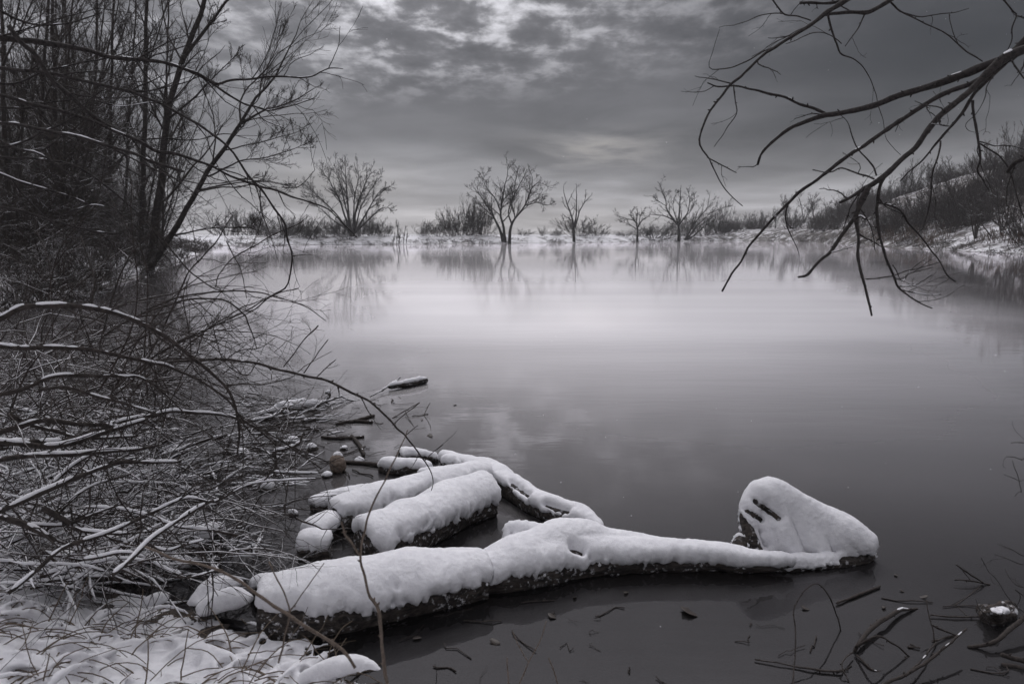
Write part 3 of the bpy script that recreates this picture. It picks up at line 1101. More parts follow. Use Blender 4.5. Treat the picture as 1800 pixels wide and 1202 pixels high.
# slender young trees that fill the thicket: three kinds, copied
young = []
for i in range(3):
    ns = 3
    ph = rng.uniform(0, 6.28, ns)
    d = np.stack([np.cos(ph) * .22, np.sin(ph) * .22, np.ones(ns)], 1)
    pts = np.zeros((ns, 14, 3))
    for j in range(1, 14):
        d = norm(d + rng.normal(size=d.shape) * .07 + [0, 0, .03])
        pts[:, j] = pts[:, j - 1] + d * (9.0 / 13) * rng.uniform(.8, 1.05, (ns, 1))
    rad = np.linspace(.06, .014, 14)[None] * rng.uniform(.6, 1.1, (ns, 1))
    tr = Tubes().batch(pts, rad, 6).mesh('trunk', M['bark_bank'])
    a, ar = grow(pts, rad, 26, .08, 1, .28, .75, .08, 8, .13, .42, .011)
    b, br = grow(a, ar, 8, .12, 1, .42, .65, .05, 5, .15, .6, .007)
    c, cr = grow(b, br, 4, .1, 1, .5, .65, .05, 4, .15, .7, .0055)
    young.append((tr, Tubes().batch(a, ar, 4, False).batch(b, br, 3, False).batch(c, cr, 3, False).mesh('crown', M['twig_bank'])))
cnt = 0
while cnt < 40:
    x, y = rng.uniform(-34, -7), rng.uniform(19, 52)
    if shore_sd(np.array([x]), np.array([y]))[0] < .8 or not (-.82 < x / y < -.36):
        continue
    root = thing('young_tree', 'slender young bare tree in the dense thicket on the left bank', 'tree', (x, y, gz(x, y) - .1), 'young trees in the thicket on the left bank')
    sc_ = rng.uniform(.75, 1.25)
    root.scale = (sc_, sc_, sc_)
    root.rotation_euler = (0, 0, rng.uniform(0, 6.28))
    tr, cr = young[cnt % 3]
    obj('trunk', tr, root)
    obj('crown', cr, root)
    cnt += 1

# brush on the left bank: five kinds of bush, copied
brush = []
for i in range(5):
    ns = (26, 34, 20, 40, 28)[i]
    hh = (1.6, 2.6, 3.6, 1.2, 4.6)[i]
    ph = rng.uniform(0, 6.28, ns)
    el = rng.uniform(.1, (1.3, 1.0, .7, 1.4, .5)[i], ns)
    d = np.stack([np.cos(ph) * np.sin(el), np.sin(ph) * np.sin(el), np.cos(el)], 1)
    LL = hh * rng.uniform(.5, 1.1, ns)
    st = np.zeros((ns, 8, 3))
    st[:, 0] = np.c_[rng.normal(0, .45, (ns, 2)), np.zeros(ns)]
    for j in range(1, 8):
        d = norm(d + rng.normal(size=d.shape) * .13 + np.array([0, 0, -.045]))
        st[:, j] = st[:, j - 1] + d * (LL / 7)[:, None]
    sr = np.linspace(.013, .006, 8)[None] * rng.uniform(.7, 1.6, (ns, 1))
    a, ar = grow(st, sr, 7, .15, 1, .42, .65, .03, 6, .15, .6, .0055)
    b, br = grow(a, ar, 4, .1, 1, .5, .65, .03, 4, .15, .7, .0045)
    brush.append(Tubes().batch(st, sr, 5, False).batch(a, ar, 4, False).batch(b, br, 3, False).mesh('bush', M['twig_bank']))
cnt = 0
while cnt < 125:
    x, y = rng.uniform(-40, -6), rng.uniform(13.5, 58)
    sd_x = shore_sd(np.array([x]), np.array([y]))[0]
    if not (-.15 < sd_x < 16) or not (-.85 < x / y < -.2) or rng.random() > np.clip(26 / y, .15, 1):
        continue
    k = rng.integers(0, 5) if sd_x > 1.5 else rng.choice([0, 3, 1])
    if cnt % 3 == 0 and sd_x > 2.5:
        continue
    scatter_shrub('bush', brush[k], x, y, rng.uniform(.8, 1.3) * (.7 if sd_x < 2 else 1), 'tangled dark bush with snow-dusted twigs on the left bank', 'bush', 'tangled bushes on the left bank')
    cnt += 1


# ------------------------------------------------------------------ near overhanging branches
Z7 = (1200, 0, 2.1467)
Z2 = (0, 400, 2.6717)
Z3 = (0, 750, 2.66)
ZS = (480, 620, 2.6717)
Z1b = (400, 900, 3.0)
ZR = (1350, 750, 2.66)


def knobs(T, pts, rad, n):
    """buds and spur stubs on a twig"""
    i = rng.integers(1, len(pts) - 1, n)
    tg = norm(np.gradient(pts, axis=0))[i]
    sd = norm(np.cross(tg, rng.normal(size=(n, 3))))
    dr = norm(sd + tg * .6)
    L = (np.minimum(rad[i], .006) * rng.uniform(1.2, 2.2, n) + rad[i] * .9 + .001)[:, None]
    p = np.stack([pts[i], pts[i] + dr * L * .6, pts[i] + dr * L], 1)
    rk = np.minimum(rad[i], .005)
    r = np.stack([rk * .8, rk * .6 + .0004, rk * .25], 1)
    T.batch(p, r, 5)


def overhang(name, label, cat, branches, mat, conv, dist=(3.0, 3.0), twigs=0, snow=0.0, tw_len=(.1, .35), jig=.006, group=None, tmat=None, tup=0.0, trad=.0012, tang=.8, tk2=0, fat=.62, rise=.0012, lift=.7):
    allp = [trace(b[0], b[1] if len(b) > 1 else dist[0], b[2] if len(b) > 2 else dist[1], conv=b[3] if len(b) > 3 else conv, jig=jig) for b in branches]
    loc = allp[0][0][0].copy()
    root = thing(name, label, cat, loc, group)
    TW = Tubes()
    SN = Tubes()
    for p, r in allp:
        T = Tubes()
        nz = .95 + .22 * fbm(np.c_[p[:, 0], p[:, 1], p[:, 2]], 60, 2, 4)
        T.batch(p, r * nz, 8)
        ln = np.linalg.norm(np.diff(p, axis=0), axis=1).sum()
        knobs(T, p, r, max(3, int(ln * 11)))
        br = obj('branch', T.mesh('branch', mat, loc), root)
        if snow > 0:
            S = Tubes()
            snow_tube(S, p, r, snow, fat, lift, 7, rise=rise)
            obj('snow', S.mesh('snow', M['snow'], loc), br)
        if twigs:
            k = max(1, int(twigs * ln))
            rr = np.minimum(r, .006)
            a, ar = grow(p[None], rr[None], k, .15, 1, .5, tang, tup, 8, .16, .55, trad, tw_len)
            TW.batch(a, ar, 4, False)
            b_, br_ = grow(a, ar, tk2 or 2, .3, 1, .4, .7, tup, 5, .16, .6, trad * .8)
            TW.batch(b_, br_, 3, False)
            for a1, r1 in zip(a[::2], ar[::2]):
                knobs(TW, a1, r1, 3)
    if TW.V:
        obj('twigs', TW.mesh('twigs', tmat or mat, loc), root, kind='stuff')
    return root


RB = [
    ([(2100, -420, 22), (1800, -200, 18), (1540, -20, 14), (1330, 130, 11), (1240, 212, 9), (1130, 250, 7.5), (1050, 285, 7), (940, 325, 6), (830, 360, 5.6), (730, 395, 5), (640, 420, 4.6), (540, 435, 4.2), (460, 462, 3.6), (400, 490, 3.2), (340, 535, 2.6), (300, 580, 2.2), (285, 620, 2)], 2.45, 3.2),
    ([(540, 432, 3), (480, 405, 2.6), (420, 380, 2.2), (340, 355, 2.2), (260, 338, 1.8), (190, 328, 1.6), (130, 328, 1.4), (90, 315, 1.1)], 3.05, 3.0),
    ([(1190, 255, 5), (1100, 310, 4.6), (1010, 345, 4.4), (930, 385, 4.2), (850, 435, 4.2), (760, 495, 3.6), (680, 550, 3.4), (600, 605, 3.2), (540, 650, 3), (470, 705, 2.9), (400, 765, 2.7), (340, 830, 2.3), (280, 895, 2.1), (230, 965, 1.9), (190, 1030, 1.7), (150, 1098, 1.7)], 2.65, 2.9),
    ([(1480, 40, 9), (1330, 165, 9), (1210, 225, 8), (1150, 280, 7), (1090, 340, 6), (1030, 390, 5.6), (970, 440, 5.4), (920, 500, 5), (880, 555, 5), (830, 600, 5), (780, 650, 5), (730, 690, 5), (680, 720, 4.2), (640, 745, 3), (590, 765, 2.4)], 2.55, 2.5),
    ([(700, 705, 5.5), (670, 770, 5), (650, 825, 4), (600, 890, 3.4), (560, 945, 3.2), (510, 990, 2.8), (470, 1035, 2.6), (435, 1043, 2.0)], 2.5, 2.4),
    ([(655, 820, 4), (660, 890, 2.8), (660, 960, 2.6), (670, 1020, 2.6), (685, 1080, 2.4), (695, 1120, 2.2), (705, 1160, 2), (715, 1192, 1.6)], 2.45, 2.35),
    ([(780, 645, 3.4), (745, 700, 3.2), (735, 770, 3), (740, 830, 2.7), (750, 900, 2.4), (765, 970, 2.2), (790, 1030, 2.1), (810, 1080, 1.9), (850, 1115, 1.5), (900, 1145, 1.2), (940, 1160, 1)], 2.52, 2.4),
    ([(735, 765, 2), (790, 775, 1.9), (830, 800, 1.8), (860, 850, 1.7), (890, 880, 1.6), (920, 920, 1.4), (960, 975, 1.3), (1000, 1040, 1.3), (1030, 1062, 1.6)], 2.48, 2.6),
    ([(1230, 225, 4.5), (1110, 345, 3.4), (1060, 420, 2.7), (1000, 490, 2.4), (960, 540, 1.9), (900, 610, 1.4), (850, 650, 1.1), (815, 685, .8)], 2.6, 2.9),
    ([(1095, 380, 2.4), (1105, 470, 2.2), (1120, 540, 2.1), (1125, 600, 1.8), (1115, 640, 1.6), (1140, 690, 1.2), (1160, 718, .9)], 2.66, 2.7),
    ([(1120, 540, 1.5), (1170, 570, 1.4), (1210, 610, 1.4), (1240, 670, 1.2), (1260, 740, 1.2), (1290, 830, 1.0)], 2.68, 2.5),
    ([(970, 535, 1.6), (968, 580, 1.6), (945, 650, 1.6), (935, 720, 1.5), (925, 800, 1.4), (905, 860, 1.2), (888, 882, 1)], 2.75, 2.6),
    ([(1120, 535, 1.2), (1170, 548, 1.1), (1230, 548, 1.0), (1290, 570, .8)], 2.68, 2.8),
    ([(1300, 590, 5), (1260, 618, 4.6), (1225, 650, 3)], 2.2, 2.3),
    ([(690, 1055, 1.3), (760, 1045, 1.2), (850, 1020, 1), (980, 990, .8)], 2.36, 2.5),
    ([(800, 1055, 1.1), (860, 1035, 1), (940, 1005, .7)], 2.4, 2.5),
    ([(820, 1080, 1.2), (870, 1075, 1), (905, 1055, .9), (945, 1038, .7)], 2.4, 2.5),
    ([(830, 1095, 1.1), (900, 1110, .9), (975, 1112, .7)], 2.4, 2.3),
    ([(790, 1000, .9), (830, 1060, .8), (860, 1020, .7), (915, 975, .5)], 2.4, 2.5),
    ([(965, 440, 1.2), (970, 470, 1.1), (1005, 475, .8), (925, 470, .6)], 2.5, 2.5),
    ([(730, 665, 1.6), (715, 620, 1.5), (660, 560, 1.2), (635, 500, 1), (620, 460, .7), (590, 430, .5)], 2.5, 2.4),
    ([(722, 680, 1.8), (660, 655, 1.6), (600, 635, 1.4), (560, 650, 1.1), (487, 643, .9)], 2.5, 2.4),
    ([(650, 830, 1.6), (670, 815, 1.8), (690, 830, 1.4)], 2.45, 2.4),
    ([(560, 955, 1), (600, 945, .8), (645, 932, .5)], 2.42, 2.4),
    ([(1240, 225, 1.6), (1265, 260, 1.4), (1290, 300, 1.2)], 2.6, 2.5),
    ([(1175, 285, 1.0), (1145, 330, .9), (1140, 370, .7), (1110, 430, .6), (1070, 470, .6), (1080, 495, .5), (1120, 505, .4)], 2.6, 2.6),
]
overhang('overhanging_branch', 'thick dark bare branch reaching in from the right border and drooping over the water', 'branch', RB, M['bark_near'], Z7, snow=.4, fat=.5, rise=.0006, twigs=3.6, tw_len=(.08, .26), trad=.0011)
RT = [
    ([(900, -260, 8), (760, -120, 6.5), (660, -30, 5), (605, 8, 4.6), (540, 52, 4), (480, 95, 3.4), (420, 132, 3.0), (350, 175, 2.6), (290, 220, 2.5), (230, 275, 2.4), (180, 325, 2.3), (130, 385, 2), (95, 440, 1.9), (72, 495, 1.8), (68, 555, 1.6), (100, 600, 1.3), (130, 660, 1.1), (170, 725, 1), (225, 780, .8)], 3.2, 2.7),
    ([(940, -180, 5), (830, -35, 4.5), (775, 5, 4), (730, 35, 3.6), (690, 47, 3.6), (600, 50, 2.8), (540, 58, 2.6)], 3.3, 3.15),
    ([(545, 55, 1.9), (560, 110, 1.8), (580, 160, 1.6), (595, 205, 1.4), (650, 230, 1), (690, 270, .8), (720, 330, .7), (735, 380, .7), (755, 450, .6), (770, 520, .5), (800, 560, .5), (825, 582, .4)], 3.15, 3.0),
    ([(190, 322, 1.4), (195, 380, 1.1), (200, 430, .9), (160, 500, .7), (118, 555, .5)], 2.95, 2.9),
    ([(95, 592, 1.2), (150, 625, 1), (207, 655, .8)], 2.85, 2.8),
    ([(335, -5, 1.4), (380, 50, 1.3), (430, 62, 1.2), (482, 82, 1.1)], 3.2, 3.1),
    ([(440, 12, 2.4), (540, 14, 2.4), (605, 8, 3)], 3.2, 3.2),
    ([(350, 175, 1.3), (270, 215, 1.1), (200, 250, 1), (150, 265, .9), (100, 255, .6), (115, 180, .4), (135, 110, .3)], 3.05, 2.9),
    ([(690, 50, 1.4), (660, 110, 1), (615, 175, .7)], 3.2, 3.1),
    ([(480, 95, 1), (420, 125, .8), (370, 150, .7), (260, 215, .5)], 3.1, 3.0),
    ([(600, 165, .9), (540, 125, .8), (480, 130, .8), (390, 165, .5)], 3.1, 3.0),
    ([(380, 55, 1), (300, 58, .8), (230, 85, .6), (140, 105, .4)], 3.1, 3.0),
]
overhang('overhanging_branch', 'thin bare branch hanging down from the top border above the right hillside', 'branch', RT, M['bark_near'], Z7, snow=0, twigs=2.0, tw_len=(.08, .25), trad=.001)
RT2 = [
    ([(750, -20, 1.8), (790, 15, 1.6), (830, 50, 1.4), (900, 65, 1), (1000, 50, .8), (1080, 35, .5)], 3.4, 3.4),
    ([(830, 50, 1), (960, 110, 1.1), (1020, 150, 1.1), (1060, 185, 1.3), (1100, 212, 1.2), (1130, 235, 1.1)], 3.4, 3.2),
    ([(1000, 50, .7), (1015, 100, .7), (1040, 165, .7)], 3.4, 3.3),
    ([(1200, -10, 1.4), (1245, 40, 1.3), (1262, 58, 1.2), (1240, 110, 1.1), (1240, 150, 1), (1222, 192, .8)], 3.0, 3.0),
    ([(1262, 58, 1.1), (1300, 70, .9)], 3.0, 3.0),
]
overhang('overhanging_twig', 'fine budded twigs crossing the dark sky in the top right corner', 'twig', RT2, M['bark_near'], Z7, snow=0, twigs=1.5, tw_len=(.06, .2), trad=.0009)

LB = [
    ([(-700, 200, 9), (-350, 165, 7.5), (-60, 176, 6), (40, 185, 5.6), (150, 195, 5), (260, 208, 4.6), (370, 228, 4.2), (430, 240, 4), (520, 268, 3.8), (640, 282, 3.3), (760, 292, 3), (840, 315, 2.8), (910, 345, 2.6), (970, 378, 2.5), (1020, 395, 2.3), (1080, 380, 2.1), (1180, 372, 1.8), (1300, 360, 1.6), (1400, 365, 1.3), (1470, 355, 1.2), (1540, 325, 1), (1610, 325, .6)], 2.6, 3.6),
    ([(840, 315, 2.2), (930, 350, 2.1), (1000, 395, 2), (1080, 450, 1.9), (1150, 490, 1.7), (1200, 505, 1.5), (1280, 520, 1.3), (1400, 485, 1), (1460, 470, .8), (1500, 430, .5)], 3.1, 3.7),
    ([(1540, 325, .8), (1570, 270, .7), (1590, 210, .6), (1600, 120, .5)], 3.55, 3.5),
    ([(1180, 495, 1), (1240, 560, .9), (1340, 605, .6)], 3.4, 3.5),
]
overhang('overhanging_branch', 'long horizontal dark branch entering at the left border high above the water', 'branch', LB, M['bark_near'], Z1, snow=.55, twigs=7, fat=.5, rise=.0008, tw_len=(.15, .6), trad=.0014, tk2=3)
LB2 = [
    ([(-600, 260, 5), (-80, 312, 3.4), (120, 330, 3), (230, 345, 3), (350, 370, 2.8), (480, 400, 2.7), (570, 425, 2.6), (680, 455, 2.4), (780, 500, 2.3), (860, 545, 2.2), (940, 590, 2.1), (1010, 640, 2), (1080, 700, 2), (1130, 770, 2), (1180, 840, 2), (1240, 910, 2), (1290, 980, 1.9), (1335, 1045, 1.9), (1350, 1120, 1.8), (1374, 1200, 1.7), (1368, 1270, 1.5), (1340, 1350, 1.4), (1270, 1390, 1.2), (1150, 1480, 1), (1000, 1530, .8)], 2.9, 3.2),
    ([(1376, 1200, 1.0), (1410, 1196, .8), (1460, 1194, .5)], 3.2, 3.2),
    ([(570, 425, 1.4), (700, 430, 1.2), (820, 400, 1), (950, 350, .7)], 3.0, 3.2),
]
overhang('overhanging_branch', 'slender branch curving down from the left border in a long arc over the water', 'branch', LB2, M['bark_near'], Z1, snow=.3, twigs=6, fat=.5, rise=.0008, tw_len=(.12, .5), trad=.0013, tk2=3)
LB3 = [
    ([(40, 120, 3.6), (100, 200, 4), (160, 250, 4), (210, 320, 3.9), (250, 380, 3.9), (330, 450, 3.8), (410, 520, 3.6), (460, 560, 3.4), (540, 605, 3.1), (640, 660, 3.0), (720, 705, 3), (800, 720, 2.7), (900, 745, 2.4), (980, 775, 2.2), (1060, 815, 2.1), (1130, 845, 2), (1200, 870, 2), (1280, 890, 1.8), (1350, 915, 1.6), (1440, 945, 1.4), (1540, 985, 1.2), (1600, 1040, 1), (1680, 1120, .8)], 2.7, 3.3),
    ([(1195, 870, 1.3), (1080, 880, 1.2), (1000, 885, 1.2), (900, 915, .9)], 3.1, 3.2),
    ([(640, 660, 1.4), (760, 650, 1.2), (900, 660, 1), (1060, 630, .8), (1190, 660, .5)], 3.0, 3.3),
    ([(1320, 880, .8), (1400, 880, .8), (1480, 800, .5)], 3.2, 3.3)]
overhang('overhanging_branch', 'dark branch slanting down across the left trees towards the round-crowned tree', 'branch', LB3, M['bark_near'], Z1, snow=.35, twigs=6, fat=.5, rise=.0008, tw_len=(.12, .5), trad=.0013, tk2=3)
LB4 = [
    ([(-60, 440, 3.4), (80, 470, 3.2), (200, 500, 3), (330, 535, 2.8), (450, 575, 2.5), (560, 625, 2.2), (660, 665, 1.8), (760, 720, 1.3)], 2.6, 3.0),
    ([(-60, 570, 3.2), (150, 600, 3), (280, 630, 2.9), (400, 650, 2.8), (520, 690, 2.8), (620, 720, 2.7), (720, 760, 2.6), (800, 785, 2.6), (862, 802, 2.4)], 2.4, 2.6),
    ([(-60, 700, 2), (100, 672, 2), (220, 615, 1.8), (330, 560, 1.2), (430, 480, .8)], 2.5, 2.8),
    ([(-60, 740, 2.2), (150, 745, 2), (330, 770, 1.8), (480, 860, 1.5), (600, 960, 1.2), (700, 1060, .9), (800, 1200, .7)], 2.4, 2.8),
    ([(-60, 800, 2.4), (120, 860, 2), (260, 900, 1.6), (420, 960, 1.2)], 2.5, 2.7),
    ([(-60, 640, 1.8), (60, 690, 1.8), (180, 720, 1.7), (300, 800, 1.5), (430, 900, 1.3), (560, 1000, 1.1), (700, 1120, .9), (820, 1260, .7)], 2.4, 2.6),
    ([(-60, 960, 2.2), (100, 990, 2), (260, 1040, 1.8), (420, 1080, 1.5), (560, 1100, 1.1)], 2.4, 2.7),
    ([(260, 1030, 1.4), (340, 990, 1.3), (430, 965, 1), (500, 975, .6)], 2.5, 2.6),
    ([(-40, 500, 1.8), (120, 505, 1.7), (240, 480, 1.4), (400, 470, 1), (560, 500, .7), (720, 480, .5)], 2.7, 3.1),
    ([(-40, 30, 2.2), (80, 90, 2), (200, 120, 1.6), (340, 110, 1.2), (480, 60, .8)], 2.8, 3.2),
    ([(-40, 380, 2.2), (60, 400, 2), (200, 340, 1.7), (360, 300, 1.4), (560, 260, 1.0), (740, 150, .6)], 2.8, 3.3),
]
overhang('overhanging_branch', 'tangle of snow-lined branches crossing the dark thicket at the left border', 'branch', LB4, M['bark_near'], Z1, snow=.5, twigs=8, fat=.5, rise=.0008, tw_len=(.15, .6), trad=.0014, tk2=3)

# ------------------------------------------------------------------ near left shrub with snow on its arching branches
SB = [
    ([(-80, 450, 6), (0, 420, 5.6), (80, 390, 5.4), (180, 370, 5.2), (330, 365, 5), (450, 380, 4.8), (540, 400, 4.6), (620, 430, 4.5), (700, 470, 4.3), (760, 500, 4), (830, 550, 3.8), (880, 590, 3.6), (940, 640, 3.4), (1000, 690, 3.0), (1060, 750, 2.7), (1100, 820, 2.5), (1130, 900, 2.3), (1135, 970, 2.1), (1115, 1060, 1.8)], 2.2, 2.6),
    ([(-80, 558, 5), (100, 565, 4.6), (200, 560, 4.4), (300, 565, 4), (430, 575, 3.8), (540, 595, 3.6), (620, 615, 3.4), (700, 640, 3.2), (760, 650, 3.0), (850, 680, 2.8), (930, 710, 2.6), (1000, 760, 2.3), (1080, 830, 2), (1150, 900, 1.9), (1290, 975, 1.7), (1400, 1050, 1.5), (1510, 1130, 1.2)], 2.3, 2.9),
    ([(-80, 800, 5), (60, 770, 4.5), (150, 740, 4.2), (250, 705, 3.8), (350, 692, 3.6), (500, 690, 3.2), (580, 705, 3), (650, 712, 2.6), (760, 770, 1.8), (860, 860, 1.2)], 2.2, 2.6),
    ([(180, 760, 3), (300, 755, 3.4), (400, 775, 3.2), (500, 805, 2.8), (600, 830, 2.4), (700, 860, 2), (800, 900, 1.5)], 2.2, 2.5),
]
overhang('arching_shrub', 'near shrub at the left border with big snow-topped branches arching over the water', 'shrub', SB, M['bark_bush'], Z2, snow=.68, twigs=11, fat=.55, lift=.84, rise=.0014, jig=.012, tw_len=(.15, .55), trad=.0014, tk2=3)
CB = [
    ([(262, 640, 3.0), (300, 637, 2.8), (330, 635, 2.6), (356, 633, 2.6), (393, 632, 2.5), (430, 636, 2.5), (472, 645, 2.5), (513, 655, 2.4), (554, 664, 2.3), (590, 676, 2.3), (618, 689, 2.2), (645, 702, 2.1), (667, 719, 2), (684, 736, 1.9), (697, 753, 1.8), (712, 766, 1.7), (723, 781, 1.5), (735, 796, 1.4), (746, 811, 1.2), (757, 828, 1), (761, 845, .9), (758, 862, .7)], 2.7, 3.0, None),
    ([(498, 647, 1.1), (517, 621, 1.0), (535, 598, 1.0), (558, 572, 1.2)], 2.8, 2.8, None),
    ([(535, 656, 1.0), (554, 628, .9), (576, 595, .9)], 2.8, 2.8, None),
    ([(554, 664, 1), (591, 632, .8)], 2.82, 2.8, None),
    ([(690, 748, .9), (715, 725, .8), (737, 708, .9)], 2.9, 2.9, None),
    ([(712, 766, .8), (735, 748, .7)], 2.92, 2.9, None),
    ([(745, 808, 1), (778, 782, .7)], 2.95, 2.9, None),
]
overhang('arching_shrub', 'long thorny shoot curving far out over the water and down to the snowy logs', 'shrub', CB, M['bark_bush'], None, snow=.25, twigs=2.2, tw_len=(.05, .2), trad=.001)
IB = [
    ([(480, 520, 1.8), (600, 440, 1.8), (680, 400, 1.8), (760, 375, 1.8), (850, 345, 1.8), (950, 335, 1.7), (1040, 340, 1.6), (1100, 370, 1.5), (1150, 405, 1.4), (1170, 450, 1.2), (1190, 510, 1), (1205, 570, .8)], 2.6, 3.0),
    ([(700, 385, 1.5), (830, 330, 1.5), (960, 305, 1.5), (1080, 300, 1.4), (1220, 305, 1.2), (1300, 325, 1.1), (1400, 355, 1), (1470, 390, .9), (1532, 435, .7)], 2.8, 3.2),
    ([(520, 780, 1.8), (600, 700, 1.7), (700, 620, 1.7), (830, 540, 1.6), (920, 500, 1.5), (1050, 440, 1.3), (1150, 390, 1.2), (1250, 335, 1.1), (1330, 300, 1), (1400, 285, .9)], 2.6, 3.2),
    ([(840, 620, 1.4), (920, 520, 1.3), (1060, 420, 1.1), (1200, 350, .9), (1300, 320, .7)], 2.7, 3.1),
    ([(480, 500, 1.6), (540, 300, 1.5), (600, 150, 1.3), (700, 30, 1), (820, -120, .6)], 2.7, 3.1),
    ([(680, 640, 1.5), (760, 480, 1.5), (830, 340, 1.5), (890, 205, 1.4), (960, 130, 1.3), (1020, 60, 1.1), (1090, -60, .7)], 2.6, 3.0),
    ([(690, -30, 1.4), (790, 90, 1.4), (890, 200, 1.4), (950, 250, 1.2), (1010, 285, 1.1), (1050, 295, .9)], 2.9, 2.9),
    ([(1010, 280, 1), (1030, 220, 1), (1100, 140, 1), (1200, 80, 1), (1380, -10, .8), (1450, -60, .5)], 2.9, 3.2),
    ([(1060, 60, 1), (1110, 150, .9), (1140, 220, .8), (1155, 330, .6)], 2.9, 3.0),
    ([(430, 360, 1.8), (440, 250, 1.6), (415, 150, 1.4), (380, 40, 1.0)], 2.6, 2.8),
    ([(900, 640, 1.2), (890, 480, 1.1), (860, 340, 1), (890, 230, .7)], 2.7, 2.8),
    ([(1215, 620, .9), (1160, 690, 1), (1060, 640, 1), (1010, 520, .9), (990, 420, .7)], 2.8, 2.9),
    ([(900, 700, 1.2), (1010, 650, 1.1), (1130, 580, 1), (1240, 560, .8), (1290, 515, .5)], 2.8, 3.1),
]
overhang('arching_shrub', 'inner shrub of thin dark twigs arching in loops over the dark water on the left', 'shrub', IB, M['bark_bush'], Z2, snow=.0, twigs=7, tw_len=(.1, .45), trad=.0011, tk2=3)
# low snow-laden branches heaped on the shallow edge
LOWB = [
    ([(-60, 1015, 6), (120, 1000, 6), (250, 1010, 6), (350, 990, 5.6), (450, 960, 4.8), (560, 925, 4.2), (680, 900, 3.8), (800, 875, 3.4), (900, 880, 3.2), (1000, 885, 2.8), (1100, 905, 2.4), (1200, 960, 1.8), (1300, 1030, 1.2)], 2.7, 3.2, Z2),
    ([(-60, 990, 5), (100, 940, 5), (170, 915, 5), (280, 905, 5), (370, 915, 4.4), (470, 930, 3.6), (580, 950, 2.6)], 2.6, 2.8, Z2),
    ([(-60, 78, 5), (100, 80, 5), (230, 82, 5.2), (340, 60, 5), (450, 30, 4.4), (560, 0, 4), (700, -40, 3)], 2.45, 2.8, Z3),
    ([(-60, 165, 5), (120, 142, 5), (330, 130, 4.5), (480, 115, 4), (640, 100, 3), (760, 80, 2)], 2.35, 2.6, Z3),
    ([(-60, 420, 5.5), (130, 330, 5.5), (300, 272, 5), (420, 235, 4.6), (560, 185, 4.2), (640, 172, 3.6), (850, 160, 2.6)], 2.15, 2.6, Z3),
    ([(40, 775, 4), (180, 670, 4), (300, 572, 4.2), (470, 512, 4), (580, 460, 3.6), (700, 400, 3.4), (860, 330, 3), (1000, 340, 2.4), (1150, 270, 2), (1300, 240, 1.6), (1500, 232, 1.2)], 1.9, 2.6, Z3),
    ([(520, 700, 4.6), (600, 620, 4.6), (680, 540, 4.4), (780, 470, 4), (880, 410, 3.6), (990, 350, 3)], 1.95, 2.3, Z3),
    ([(-40, 410, 6), (100, 450, 6), (220, 510, 5.5), (270, 545, 5)], 2.2, 2.2, Z3),
    ([(200, 385, 6), (270, 420, 6), (330, 450, 5)], 2.2, 2.25, Z3),
    ([(100, 445, 3.5), (300, 470, 3.4), (420, 430, 3), (560, 370, 2.4)], 2.2, 2.4, Z3),
    ([(380, 605, 3.6), (460, 600, 3.6), (560, 590, 3.2), (640, 600, 2.4)], 2.05, 2.1, Z3),
    ([(340, 470, 4), (400, 490, 4), (520, 500, 3.5), (620, 500, 2.5)], 2.2, 2.3, Z3),
    ([(40, -60, 4), (120, -20, 4), (230, 20, 3.5), (420, 60, 3), (640, 40, 2)], 2.8, 3.0, Z3),
    ([(250, 270, 3.5), (330, 200, 3.5), (420, 140, 3), (520, 90, 2.4)], 2.4, 2.6, Z3),
    ([(640, 520, 2.6), (760, 570, 2.8), (860, 545, 2.4), (960, 520, 1.6)], 2.2, 2.3, Z3),
    ([(810, 720, 2.4), (900, 715, 2.6), (980, 690, 2.6), (1030, 670, 2)], 2.0, 2.05, Z3),
    ([(1290, 235, 2.6), (1300, 170, 3), (1290, 120, 3.2), (1350, 100, 3.2), (1400, 80, 2.8), (1425, 30, 1.8)], 3.2, 3.4, Z3),
    ([(1290, 205, 2.4), (1350, 210, 2.4), (1420, 220, 2.2), (1490, 225, 1.6)], 3.2, 3.2, Z3),
    ([(200, 500, 2.6), (340, 330, 2.6), (440, 260, 2.2), (600, 210, 1.6)], 2.25, 2.5, Z3),
]
overhang('brush_heap', 'heap of snow-laden branches lying across the shallow edge at lower left', 'brushwood', LOWB, M['bark_bush'], Z3, snow=.70, twigs=9, fat=.6, lift=.84, rise=.002, tw_len=(.1, .4), trad=.0016, jig=.02)

# filler: hundreds of smaller snowy sticks and a haze of twigs, nobody could count them
T, S = Tubes(), Tubes()
pl, rl = [], []
for i in range(680):
    px = rng.uniform(-90, 300) if i % 4 else rng.uniform(-40, 460)
    py = rng.uniform(690, 1010)
    z = max(0.02, rng.normal(.15, .12)) * (1.0 - .6 * sstep(200, 460, px))
    a0 = G(px, py, z)
    an = rng.normal(.25, .6) + (math.pi if rng.random() < .35 else 0)
    L = rng.uniform(.15, .8) * (.6 if px > 330 else 1)
    d = np.array([math.cos(an), math.sin(an) * 1.0, rng.normal(.12, .28)])
    d /= np.linalg.norm(d)
    p = np.zeros((10, 3))
    p[0] = a0 - d * L * .5
    kink = rng.integers(2, 8)
    for j in range(1, 10):
        d = d + np.array([0, 0, -.05]) + rng.normal(0, .30 if j == kink else .08, 3)
        d /= np.linalg.norm(d)
        p[j] = p[j - 1] + d * L / 9
    p[:, 2] = np.maximum(p[:, 2], .004)
    r0 = rng.choice([.0025, .0035, .005, .0075, .011], p=[.3, .27, .22, .14, .07])
    pl.append(p)
    rl.append(r0 * np.linspace(1, .4, 10))
pl, rl = np.array(pl), np.array(rl)
T.batch(pl, rl, 5)
a, ar = grow(pl, rl, 4, .2, 1, .4, .7, .02, 6, .18, .5, .0013)
